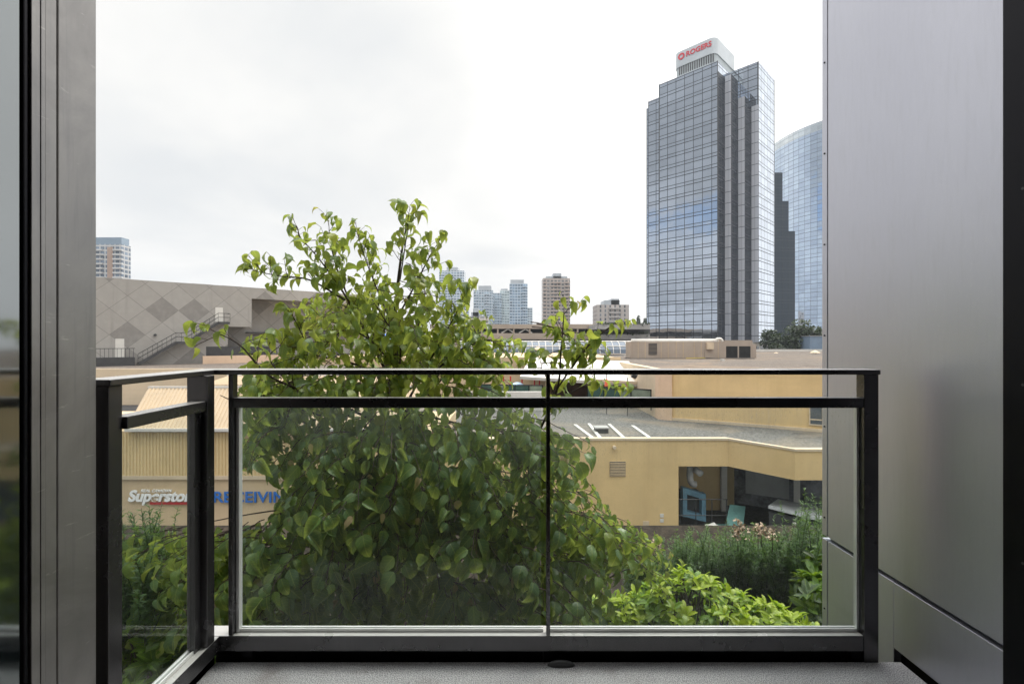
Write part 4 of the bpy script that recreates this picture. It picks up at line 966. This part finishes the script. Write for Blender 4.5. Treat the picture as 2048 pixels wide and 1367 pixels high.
part(MB().tube([(ax(1268, YH), YH+1.5, hz1+.1), (ax(1445, YH), YH+1.5, hz1+.1)], .32, 10).tube(catmull([(ax(1436, YH), YH+.8, hz1), (ax(1438, YH), YH+.8, hz1+.35), (ax(1446, YH), YH+.8, hz1+.4), (ax(1450, YH), YH+.8, hz1)], 4), .2, 8), 'duct', M['white'], hv, True)
part(MB().box(ax(1260, YH), ax(1508, YH), YH-.15, YH+3.3, zc-.02, hz0-.002), 'base_frame', M['dgrey'], hv)
yl = mat_plain('yellow_pipe', (.55, .42, .05), .5)
part(MB().tube([at(1372, 722, YH-.4), at(1372, 716, YH-.4), at(1410, 715, YH-.4), at(1410, 722, YH-.4)], .05, 6), 'gas_pipe', yl, hv)
bx = root_at('roof_box', (ax(1438, 62), 62, zc), 'small dark box beside the long tan rooftop unit', 'roof box')
part(MB().box(ax(1430, 62), ax(1444, 62), 62, 62.8, zc, az(722, 62)), 'casing', M['dgrey'], bx); part(MB().box(ax(1445, 62), ax(1451, 62), 62.1, 62.7, zc, az(718, 62)), 'meter', M['white'], bx)
for nm, px, py, Y, w_, lbl in (('roof_vent', 1630, 706, 100, 1.0, 'white mushroom vent near the far right edge of the gravel roof'), ('roof_vent', 1075, 700, 80, .9, 'pale round capped roof vent in front of the glass skylight'), ('roof_vent', 1552, 708, 105, .7, 'small white hooped vent at the far side of the gravel roof')):
    r_ = root_at(nm, (ax(px, Y), Y, zc), lbl, 'roof vent')
    part(MB().tube([(ax(px, Y), Y, zc-.1), (ax(px, Y), Y, az(py, Y))], w_*.5, 10), 'stack', M['white'], r_); part(MB().tube([(ax(px, Y), Y, az(py, Y)+.02), (ax(px, Y), Y, az(py, Y)+.25*w_), (ax(px, Y), Y, az(py, Y)+.6*w_)], [w_*.95, w_*.8, .1], 10), 'cap', M['sand'], r_)
tk = root_at('roof_tank', (ax(1062, 79), 79, zc-.6), 'dark green rooftop equipment box in front of the skylight', 'roof box')
part(MB().box(ax(1050, 79), ax(1082, 79), 79, 81, az(716, 79), az(705, 79)).box(ax(1055, 79), ax(1068, 79), 79.2, 80.5, az(705, 79)+.002, az(701, 79)), 'casing', mat_plain('dark_green', (.03, .05, .045), .6), tk); part(MB().box(ax(1062, 79), ax(1067, 79), 78.9, 78.999, az(713, 79), az(706, 79)), 'plate', M['white'], tk)

# ================================================================== diamond wall store
th = math.atan2(12, 13.4)
dw = empty('department_store', (-46.3, 54, az(728, 54)), 'grey windowless store with a diamond patterned wall at the left', 'building', rz=th)
def mk_diamond():
    k = NT('diamond_panels'); c = k.n('ShaderNodeTexCoord'); s = k.n('ShaderNodeSeparateXYZ'); k.l(c.outputs['Object'], s.inputs[0])
    u = k.math('DIVIDE', k.math('ADD', s.outputs[0], .5), 3.25); v = k.math('DIVIDE', k.math('ADD', s.outputs[2], 1.2), 3.0)
    a = k.math('ADD', u, v); b = k.math('SUBTRACT', u, v)
    cell = k.n('ShaderNodeCombineXYZ'); k.l(k.math('FLOOR', a), cell.inputs[0]); k.l(k.math('FLOOR', b), cell.inputs[1])
    w_ = k.n('ShaderNodeTexWhiteNoise', noise_dimensions='2D'); k.l(cell.outputs[0], w_.inputs['Vector']); h = w_.outputs['Value']
    ed = k.math('MINIMUM', k.math('PINGPONG', a, .5), k.math('PINGPONG', b, .5))
    w = k.coord('Object'); n = k.noise(w, 1.2, 5, .6); st = k.noise(k.coord('Object', (1, 1, .06)), 1.2, 5, .6)
    c = k.mix(k.ramp(h, .0, .7), (.285, .27, .25), (.31, .295, .275)); c = k.mix(k.math('GREATER_THAN', h, .83), c, (.205, .193, .18))
    c = k.mix(k.math('LESS_THAN', ed, .010), c, (.17, .16, .15)); c = k.mix(k.ramp(n, .4, .7, 0, .18), c, (.42, .40, .37)); c = k.mix(k.ramp(st, .55, .8, 0, .4), c, (.19, .18, .165))
    return k.done(k.princ(c, .85))
M['diamond'] = mk_diamond()
H = 7.21 + (CAMZ - dw.location.z); hb = CAMZ-dw.location.z      # top; camera height above base
def lb(mb, name, mat): return mb.build(name, mat, dw)
uA, uB, uE = 12.9, 15.7, 33.
lb(MB().box(-16, uA, 0, 3, -9, H), 'front_wall', M['diamond'])
zov = hb+30.5*63/970+.0
lb(MB().box(uA+.002, uB, .001, 3, hb+30*64/970, H), 'overhang', M['diamond'])
lb(MB().box(uB+.002, uE, .001, 3, H-1.45, H), 'header', M['diamond'])
lb(MB().box(uA, uE, 3.2, 3.6, -9, H-.1), 'recess_wall', M['diamond'])
lb(MB().box(uB, uE, 2.2, 3.19, hb+18*66/970, hb+20*66/970), 'ledge', M['dgrey'])
lb(MB().box(uA-2.4, uB+2, -.01, 3.1, .55, 1.9), 'dark_bay', M['dgrey'])
lb(MB().box(-16, uE, .3, 12, H-.05, H+.05), 'roof', M['grey'])
lb(MB().box(uA-3, uB+4.5, -1.6, -1.3, -.6, .75), 'planter_wall', M['beige_pink'])
lb(MB().box(-1.5, 3.3, -1.6, -.02, -.6, .75), 'landing', M['dgrey'])
for a, b_, c, d in ((1.65, 2.45, .75, 2.85), (11.5, 12.35, hb+2.55, hb+4.4)):
    lb(MB().box(a, b_, -.03, -.001, c, d), 'door', M['white'])
for px_, w_ in ((9.6, 2.2), (13., 2.4)): lb(MB().box(px_, px_+w_, 4, 5, H+.05, H+.45), 'roof_hatch', M['grey'])
lb(MB().tube([(5.3, -.25, 3.3), (5.3, 0, 3.3)], .15, 8), 'wall_lamp', M['dgrey'])
st = MB(); pts = [(3.6, 0.05), (7.2, hb+.05), (8.3, hb+.05), (11.6, hb+2.55), (12.9, hb+2.55)]
for (a, za), (b_, zb2) in zip(pts[:-1], pts[1:]): st.slab([(a, -1.25, za), (b_, -1.25, zb2), (b_, -.1, zb2), (a, -.1, za)], .28)
lb(st, 'stair_flight', M['dgrey'])
hr = MB()
for (a, za), (b_, zb2) in zip(pts[:-1], pts[1:]):
    for h_ in (.55, 1.05): hr.tube([(a, -1.28, za+h_), (b_, -1.28, zb2+h_)], .03, 4)
    n_ = max(2, int((b_-a)/.45))
    for i in range(n_+1): t_ = i/n_; hr.tube([(a+(b_-a)*t_, -1.28, za+(zb2-za)*t_), (a+(b_-a)*t_, -1.28, za+(zb2-za)*t_+1.05)], .02, 4)
for i in range(14): hr.tube([(-1.5+i*.36, -1.6, .75), (-1.5+i*.36, -1.6, 1.75)], .02, 4)
hr.tube([(-1.5, -1.6, 1.75), (3.3, -1.6, 1.75)], .03, 4); hr.tube([(12.9, -1.28, hb+3.6), (12.9, -.1, hb+3.6)], .03, 4)
for i in range(20): hr.tube([(uA+3+i*.5, -1.3, .75), (uA+3+i*.5, -1.3, 1.7)], .02, 4)
hr.tube([(uA+3, -1.3, 1.7), (uA+12.5, -1.3, 1.7)], .03, 4)
lb(hr, 'handrail', M['rail_black'])

# ================================================================== parkade and terraces
YP = 140.
pk = root_at('parking_structure', (ax(1000, YP), YP+10, -11.3), 'long concrete parking structure with open decks behind the skylight', 'parking structure')
cc_ = mk_stucco('parkade_concrete', (.42, .34, .27), .5)
def sl(px0, px1, pya, pyb, Y=YP, d=30): return MB().box(ax(px0, Y), ax(px1, Y), Y, Y+d, az(pyb, Y), az(pya, Y))
part(sl(860, 1198, 648, 657), 'upper_deck', cc_, pk); part(sl(860, 1198, 666, 678), 'lower_deck', cc_, pk); part(sl(860, 1198, 685, 760), 'base_wall', cc_, pk)
part(sl(860, 1198, 657, 666, YP+3, 20), 'dark_interior', M['dark'], pk); part(sl(860, 1198, 678, 685, YP+3, 20), 'dark_interior', M['dark'], pk)
for px in range(866, 1200, 32): part(sl(px, px+3, 657.05, 665.95, YP+.1, .8), 'column', cc_, pk)
br = MB()
for px in (1003, 1038): br.tube([at(px, 665.9, YP+.5), at(px+13, 657.5, YP+.5), at(px+26, 665.9, YP+.5)], .22, 4)
part(br, 'brace', M['white'], pk)
tr_ = root_at('terraced_building', (ax(1250, 132), 140, -11.3), 'grey terraced block with planted ledges left of the glass tower', 'building')
for a, b_, d in ((648, 658, 4), (668, 678, 2), (686, 760, 0)): part(sl(1192, 1300, a, b_, 132-d, 20), 'terrace', M['grey'], tr_)
for a, b_ in ((658, 668), (678, 686)): part(sl(1192, 1300, a, b_, 133.5, 15), 'dark_floor', M['dgrey'], tr_)
lvh = Leaves(QUAD)
for row, yb in ((648, 128.4), (668, 130.4)):
    for _ in range(260): lvh.add(at(random.uniform(1194, 1298), row+random.uniform(-2.2, 1.5), yb-.25+random.uniform(-.2, .8)), rv(1), rv(1), .55*random.uniform(.6, 1.3), random.random()*.5)
lvh.build('planting', M['dtree'], tr_)
wt_ = root_at('white_tent', (ax(872, 88), 90, zc), 'pointed white tent roof glimpsed through the tree', 'tent')
m = MB(); p0 = at(862, 655, 92); m.v = [tuple(p0), tuple(at(850, 692, 88)), tuple(at(893, 692, 88)), tuple(at(893, 690, 96)), tuple(at(850, 690, 96))]; m.f = [(0, 1, 2), (0, 2, 3), (0, 3, 4), (0, 4, 1)]
part(m, 'canopy', M['white'], wt_)
for px in (851, 892): part(MB().tube([at(px, 712, 88), at(px, 692, 88)], .1, 6), 'pole', M['grey'], wt_)
ba = root_at('blue_awning', (ax(760, 84), 85, zc), 'small blue awning seen through gaps in the tree', 'awning')
part(MB().slab([at(742, 682, 83), at(782, 682, 83), at(778, 667, 86), at(746, 667, 86)], .1), 'cloth', mat_plain('blue_cloth', (.03, .12, .45), .6), ba)
for px in (744, 779): part(MB().tube([at(px, 712, 83.2), at(px, 682, 83.2)], .08, 6), 'pole', M['grey'], ba)

# ================================================================== the big glass tower
A0 = (ax(1435.4, 155), 155.)
tw = empty('office_tower', (A0[0], A0[1], -11.3), 'tall stepped glass office tower with a red sign on its rounded crown', 'tower', rz=R(-45))
g0 = 11.3+CAMZ; S_ = -.0
def th_(dy, Y): return g0+dy*Y/F
zb0 = 12.4
masses = [('glass_bay', [(-25.7, 2), (-20.31, 2), (-20.31, 25), (-25.7, 25)], th_(480, 174.6)),
          ('glass_bay', [(-20.3, 0), (0, 0), (0, 17.04), (-12.01, 17.04), (-12.01, 25), (-20.3, 25)], th_(561.6, 155)),
          ('glass_bay', [(.002, 5.5), (2.1, 5.5), (2.1, 17.04), (.002, 17.04)], th_(533, 158)),
          ('glass_bay', [(2.102, 11.2), (4.3, 11.2), (4.3, 17.04), (2.102, 17.04)], th_(489, 160.5)),
          ('glass_bay', [(-12, 17.05), (6.65, 17.05), (6.65, 33.5), (-12, 33.5)], th_(561, 162.3)),
          ('glass_bay', [(-23.5, -.0), (-20.305, .0), (-20.305, 1.999), (-23.5, 1.999)], th_(440, 171))]
for nm, poly, h in masses[:5]: uv_prism(nm, poly, zb0, h, M['curtain'], tw, M['dgrey'])
# sawtooth slits at the left edge
uv_prism('glass_bay', [(-27.6, 4.2), (-25.702, 4.2), (-25.702, 25), (-27.6, 25)], zb0, th_(470, 176), M['curtain'], tw, M['dgrey'])
M['curtain_dark'] = mk_curtain('dark_glass', 2.75, 3.6, (.14, .19, .28), (.006, .008, .012), base=.03, spec=.12)
for a_, b0_, b1_, h_ in ((0, .02, 5.495, masses[2][2]-.3), (2.1, 5.52, 11.195, masses[2][2]), (4.3, 11.22, 17.04, masses[3][2])):
    uv_prism('dark_glass_strip', [(a_+.004, b0_), (a_+.10, b0_), (a_+.10, b1_), (a_+.004, b1_)], zb0, h_-.05, M['curtain_dark'], tw, M['dgrey'])
M['sky_reflection_strip'] = mk_facade('sky_reflection_strip', (.10, .11, .13), (.58, .60, .66), 1.05, 3.6, (.06, 1.), (.06, 1.), .2, .12)  # sky reflected on the tooth fronts, put into a pale colour
for a0_, a1_, b_, h_ in ((.11, 2.1, 5.5, masses[2][2]), (2.21, 4.3, 11.2, masses[3][2]), (4.41, 6.65, 17.05, masses[3][2]-1.5)):
    uv_prism('sky_reflection_strip', [(a0_, b_-.10), (a1_, b_-.10), (a1_, b_-.004), (a0_, b_-.004)], zb0, h_-.05, M['sky_reflection_strip'], tw, M['dgrey'])
# podium
pod_m = mk_facade('podium', (.36, .34, .30), (.03, .035, .045), 6.1, 6., (.08, .94), (.15, .85), .3)
uv_prism('podium', [(-27, 1.2), (-.6, 1.2), (-.6, 7), (1.2, 7), (3.5, 12.5), (5.8, 18.2), (5.8, 32), (-27, 32)], -.0, zb0-.01, pod_m, tw, M['dgrey'])
# vertical fins on the main corners
fn = MB()
for (a, b_), h in (((0, 0), masses[1][2]), ((2.1, 5.5), masses[2][2]), ((4.3, 11.2), masses[3][2]), ((6.65, 17.05), masses[4][2]), ((6.65, 33.5), masses[4][2]), ((-20.3, 0), masses[1][2])): fn.box(a-.12, a+.06, b_-.06, b_+.12, zb0, h+.12)
fn.build('corner_fin', M['dgrey'], tw)
# crown
def rounded(x0, x1, y0, y1, r_):
    p = []
    for cx, cy, a0 in ((x1-r_, y0+r_, -90), (x1-r_, y1-r_, 0), (x0+r_, y1-r_, 90), (x0+r_, y0+r_, 180)):
        for i in range(7): a = R(a0+15*i); p.append((cx+r_*math.cos(a), cy+r_*math.sin(a)))
    return p
hc = th_(610, 160); h1 = masses[1][2]
cwh = mat_plain('crown_panel', (.50, .54, .57), .4, .2, .06, .2)
def crown(z0, z1, ins, mat, nm):
    v = MB().prism(rounded(-16.9+ins, -2.3-ins, 4+ins, 22-ins, 2.2-ins), z0, z1); v.build(nm, mat, tw)
crown(h1-.5, h1+2.6, 0, cwh, 'crown_base'); crown(h1+2.602, h1+5.6, .25, mk_facade('louvre', (.42, .46, .48), (.16, .19, .21), 1.2, 50, (.2, .75), (0, 1), .2), 'louvre_band')
crown(h1+5.602, hc, 0, cwh, 'crown_top')
o = bpy.data.objects['louvre_band']
lm = MB()
for i in range(16): lm.box(-15.+i*.78, -15.+i*.78+.32, 4.12, 4.30, h1+2.7, h1+5.5)
lm.build('louvre_slats', M['dgrey'], tw)
lm = MB().box(-5, 2, 27, 31, masses[4][2], masses[4][2]+1.2).box(-9, -6, 27, 31, masses[4][2], masses[4][2]+.8); lm.build('roof_plant', M['dgrey'], tw)
sred = mat_plain('tower_sign_red', (.62, .03, .05), .5, 0, .04, 1)
zs0, zs1 = hc-2.9, hc-1.05
text_obj('lettering', 'ROGERS', sred, tw, 8.7, 1.75, (-12.3, 3.98, zs0+.1), (R(90), 0, 0), .022, .12)
rg = MB(); N_ = 20; cx_, cz_ = -14.1, (zs0+zs1)/2+.05
ring = []
for i in range(N_):
    a = 2*math.pi*i/N_
    for r_ in (.62, 1.12): ring += [(cx_+r_*math.cos(a)*1.05, 3.86, cz_+r_*math.sin(a)), (cx_+r_*math.cos(a)*1.05, 3.99, cz_+r_*math.sin(a))]
rg.v = ring
for i in range(N_):
    a, b_ = 4*i, 4*((i+1) % N_); rg.f += [(a, a+2, b_+2, b_), (a+2, a+3, b_+3, b_+2), (a+1, a, b_, b_+1)]
rg.box(cx_+.35, cx_+.9, 3.84, 3.97, cz_+.55, cz_+.85); rg.build('ring_emblem', sred, tw)

# curved blue tower behind
cxy = (ax(1722, 330), 330.); rad = 58.
ct_ = empty('curved_tower', (cxy[0], cxy[1], -11.3), 'curved pale blue glass tower between the big tower and the panel wall', 'tower')
dirx = (1640-1024)/F; aa = 1+dirx*dirx; bb_ = -2*(cxy[1]+dirx*cxy[0]); c__ = cxy[0]**2+cxy[1]**2-rad**2
Yi = (-bb_-math.sqrt(bb_*bb_-4*aa*c__))/(2*aa); hcur = g0+441*Yi/F
poly = [(rad*math.cos(R(t)), rad*math.sin(R(t))) for t in range(0, 360, 4)]
uv_prism('glass_drum', poly, 0, hcur-5.4, M['curtain_blue'], ct_, M['grey'])
M['crownglass'] = mk_curtain('crown_glass', 3.9, 5.4, (.86, .92, .96), (.35, .40, .45), ((0, .05), (.48, .52)), .02, .8, .05)
uv_prism('parapet_screen', poly, hcur-5.398, hcur, M['crownglass'], ct_, M['grey'])
refl_glass = mk_curtain('reflection_wing_glass', 3.2, 5.4, (.20, .27, .36), (.010, .013, .018), base=.10, spec=.06, tilt=.04)  # added stepped boxes: dark reflections on the drum built as shape and colour
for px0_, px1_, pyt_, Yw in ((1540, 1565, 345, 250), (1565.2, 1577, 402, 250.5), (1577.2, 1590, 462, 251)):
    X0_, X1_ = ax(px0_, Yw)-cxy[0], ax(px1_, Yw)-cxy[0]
    uv_prism('reflection_wing', [(X0_, Yw-cxy[1]), (X1_, Yw-cxy[1]), (X1_+2.5, Yw-cxy[1]+9), (X0_+2.5, Yw-cxy[1]+9)], 0, g0-(pyt_-683.5)*Yw/F, refl_glass, ct_, M['dgrey'])
MB().box(-34, -12, -rad+8, -rad+16, hcur, hcur+1.2).build('roof_plant', M['dgrey'], ct_)

# ================================================================== far towers
def far_tower(name, label, px0, px1, pyt, Y, wall, glass, w=3.2, h=3.1, slabs=True, crown=None, rz=0., dep=None, group=None, slabmat=None, fu=(.1, .9), fv=(.28, .95), strips=()):
    x0, x1 = ax(px0, Y), ax(px1, Y); W = x1-x0; Dp = dep or W*.8
    rt = empty(name, ((x0+x1)/2, Y, -11.3), label, 'tower', group); Hh = az(pyt, Y)+11.3
    fm_ = mk_facade(name+'_facade', wall, glass, w, h, fu, fv, .3)
    uv_prism('body', [(-W/2, 0), (W/2, 0), (W/2, Dp), (-W/2, Dp)], 0, Hh, fm_, rt)
    if slabs:
        sm2 = slabmat or mat_plain(name+'_slab', tuple(min(.8, x*1.15) for x in wall), .7, 0, .04, .1)
        n0 = int((az(700, Y)+11.3)/h); n1 = int(Hh/h)
        for a, b_ in slabs:
            m_ = MB()
            for i in range(n0, n1): m_.box(-W/2+a*W, -W/2+b_*W, -1.5, -.01, i*h, i*h+.95)
            m_.build('balcony_stack', sm2, rt)
    for a, b_, c in strips: MB().box(-W/2+a*W, -W/2+b_*W, -.35, -.012, 0, Hh-2).build('wall_strip', c, rt)
    if crown:
        for a, b_, dh in crown: MB().box(-W/2+a*W, -W/2+b_*W, .8, Dp-.8, Hh, Hh+dh*Y/F).build('roof_block', M['far_grey'], rt)
    return rt
M['far_grey'] = mat_plain('far_grey', (.42, .45, .48), .7, 0, .05, .1)
M['terracotta'] = mat_plain('terracotta', (.36, .25, .19), .8)
WB, GB = (.50, .55, .60), (.20, .27, .33)
t = far_tower('apartment_tower', 'blue topped apartment tower with an orange brick strip above the diamond wall', 150, 243, 488, 330, (.48, .47, .46), (.16, .20, .25), 3.4, 3.1, ((.42, .62), (.84, 1.04)), dep=8., strips=((.70, .82, M['terracotta']),))
MB().box(ax(160, 330)-t.location.x+1, ax(241, 330)-t.location.x, .8, 7.5, az(487.9, 330)+11.3, az(474, 330)+11.3).build('glass_crown', mat_plain('blue_crown', (.24, .31, .38), .2, .3), t)
far_tower('apartment_tower', 'tall white condominium tower with a notched top right of the tree', 878, 928, 541, 560, (.56, .60, .64), GB, 3.4, 3.0, ((.02, .2), (.42, .58)), ((.3, .75, 7),))
far_tower('apartment_tower', 'lower white shoulder of the notched condominium tower, nearest the tree', 926, 938, 572, 565, (.56, .60, .64), GB, 3.4, 3.0, ((.1, .9),))
far_tower('apartment_tower', 'pale blue condominium tower with stepped top, leftmost of the blue cluster', 947, 986, 580, 520, WB, GB, 2.8, 3.0, ((.05, .25), (.6, .8)), ((.25, .9, 9),))
far_tower('apartment_tower', 'pale blue condominium tower just behind the stepped one', 984, 1003, 586, 530, (.46, .52, .57), GB, 2.8, 3.0, ((.3, .8),))
far_tower('apartment_tower', 'narrow greenish white tower in the middle of the blue cluster', 1000, 1019, 580, 540, (.55, .60, .60), (.26, .33, .36), 2.6, 3.0, ((.1, .4),), ((.1, .8, 3),))
far_tower('apartment_tower', 'blue grey condominium tower with a flat dark cap, tallest of the blue cluster', 1019, 1055, 567, 500, (.46, .53, .60), (.15, .23, .32), 2.8, 3.0, ((.02, .16), (.7, .98)), ((.05, .8, 8),))
far_tower('apartment_tower', 'short pale tower right of the blue cluster', 1055, 1065, 615, 600, (.52, .58, .62), GB, 3, 3.0, None)
far_tower('apartment_tower', 'brown and beige concrete apartment tower with a small roof block', 1086, 1140, 556, 400, (.43, .37, .33), (.15, .15, .15), 3.0, 2.9, ((.0, .12), (.30, .66), (.80, 1.)), ((.12, .9, 4), (.38, .68, 10)), slabmat=mat_plain('brown_slab', (.50, .40, .34), .8), fu=(.12, .8), fv=(.35, .9))
far_tower('apartment_block', 'low grey brown apartment block with a cluttered roof', 1194, 1258, 609, 330, (.45, .40, .37), (.15, .16, .17), 3.3, 2.9, ((.36, .72),), ((.25, .72, 9), (.45, .7, 12)), slabmat=mat_plain('block_slab', (.48, .45, .43), .8), fu=(.55, .9))
far_tower('apartment_block', 'small cream apartment block half behind the tree leaves', 938, 976, 632, 300, (.58, .52, .45), (.25, .25, .25), 3.3, 2.9, ((.3, 1.),), ((.1, .7, 8), (.2, .5, 15)))

# ================================================================== far trees
def far_tree(label, px, pyt, pyb, Y, wpx, n, leafL, conifer=False, group='dark trees beyond the mall roof'):
    base = at(px, pyb, Y); base.z = -11.3; top = az(pyt, Y); Hh = top-base.z; W = wpx*Y/F/2
    root = root_at('tree', base, label, 'tree', group); lv_ = Leaves(QUAD)
    c0 = Vector((base.x, base.y, 0)); blobs = []
    if conifer:
        for _ in range(n):
            t_ = random.random()**.7; r_ = W*t_*random.uniform(.3, 1.); a = random.uniform(0, 6.28); z_ = top-t_*Hh*.75
            lv_.add((c0.x+r_*math.cos(a), c0.y+r_*math.sin(a), z_), Vector((math.cos(a), math.sin(a), -.5)), Vector((0, 0, 1))+rv(.3), leafL*random.uniform(.6, 1.2), random.random()*.6)
    else:
        for _ in range(11):
            a = random.uniform(0, 6.28); r_ = W*.65*math.sqrt(random.random()); blobs.append((Vector((c0.x+r_*math.cos(a), c0.y+r_*math.sin(a), top-Hh*random.uniform(.12, .5))), W*random.uniform(.28, .5), random.uniform(-.15, .2)))
        for _ in range(n):
            c_, r_, tn = random.choice(blobs); d = rv(1).normalized(); p = c_+d*r_*random.uniform(.55, 1.1)
            if p.z > top: p.z = top-random.random()
            lv_.add(p, d+Vector((0, 0, -.4))+rv(.4), d+Vector((0, 0, .6))+rv(.4), leafL*random.uniform(.6, 1.3), .35+tn+random.gauss(0, .15))
    lv_.build('crown', M['dtree'], root)
    part(MB().tube([base, Vector((base.x+.2, base.y, top-Hh*.3)), Vector((base.x, base.y, top-Hh*.1))], [.45, .3, .08], 7), 'trunk', M['bark'], root)
far_tree('large dark rounded tree at the foot of the curved blue tower', 1590, 634, 700, 136, 78, 2600, .75)
far_tree('dark tree left of the largest one, against the glass tower base', 1545, 650, 700, 138, 46, 1500, .7)
far_tree('dark bushy tree touching the edge of the panel wall', 1640, 642, 700, 134, 60, 1800, .75)
far_tree('low lighter shrubby tree at the tower entrance', 1555, 678, 705, 130, 30, 700, .6)
far_tree('distant blue green conifer left of the glass tower', 1277, 629, 660, 250, 16, 700, 1.2, True)
far_tree('distant fuller conifer touching the edge of the glass tower', 1290, 634, 660, 255, 20, 700, 1.2, True)
bb2 = root_at('site_hut', (ax(1640, 128), 128, -11.3), 'flat blue grey shed at the right end of the roofs', 'shed')
part(MB().box(ax(1620, 128), ax(1668, 128), 128, 133, -11.3, az(672, 128)), 'wall', mat_plain('blue_grey', (.16, .22, .30), .6, 0, .1, .3), bb2); part(MB().box(ax(1618, 128), ax(1670, 128), 127.8, 133.2, az(672, 128)+.002, az(671, 128)), 'roof', M['grey'], bb2)

# ================================================================== air
hz_ = MB().box(-780, 920, -110, 920, -13.4, 116).build('haze', None); tag(hz_, kind='stuff')
hm_ = bpy.data.materials.new('haze_air'); hm_.use_nodes = True; ht = hm_.node_tree; ht.nodes.clear()
hv_ = ht.nodes.new('ShaderNodeVolumePrincipled'); hv_.inputs['Color'].default_value = (.86, .92, 1, 1); hv_.inputs['Density'].default_value = .00022; hv_.inputs['Anisotropy'].default_value = .2
ho_ = ht.nodes.new('ShaderNodeOutputMaterial'); ht.links.new(hv_.outputs[0], ho_.inputs['Volume']); hz_.data.materials.append(hm_)

# ================================================================== pieces of parts: one level deeper
bpy.context.view_layer.update()
def under(root, child, par, k=0):
    kids = [c for c in root.children if c.name.split('.')[0] == child]; ps = [c for c in root.children if c.name.split('.')[0] == par]
    for i, c in enumerate(kids):
        p = ps[min(i, len(ps)-1)] if k else ps[0]
        w = c.matrix_world.copy(); c.parent = p; c.matrix_parent_inverse = p.matrix_world.inverted() @ w @ c.matrix_basis.inverted()
under(ML, 'window_frame', 'window'); under(rw, 'louvre_shadow', 'louvre'); under(rw, 'coping', 'upper_band'); under(sm, 'ridge_cap', 'metal_roof', 1); under(sm, 'eave', 'metal_roof')
under(pw, 'screw_row', 'corner_trim'); under(dj, 'screw_row', 'jamb'); under(hv, 'panel_seams', 'casing'); under(hv, 'louvre', 'casing'); under(hv, 'access_door', 'casing'); under(hv, 'intake_opening', 'end_casing')
under(rl, 'glass_channel', 'glass_panel', 1); under(dw, 'handrail', 'stair_flight'); under(tt, 'twigs', 'trunk'); under(sk, 'glazing_bars', 'vault_glass'); under(tw, 'louvre_slats', 'louvre_band'); under(tw, 'ring_emblem', 'crown_top'); under(tw, 'lettering', 'crown_top')
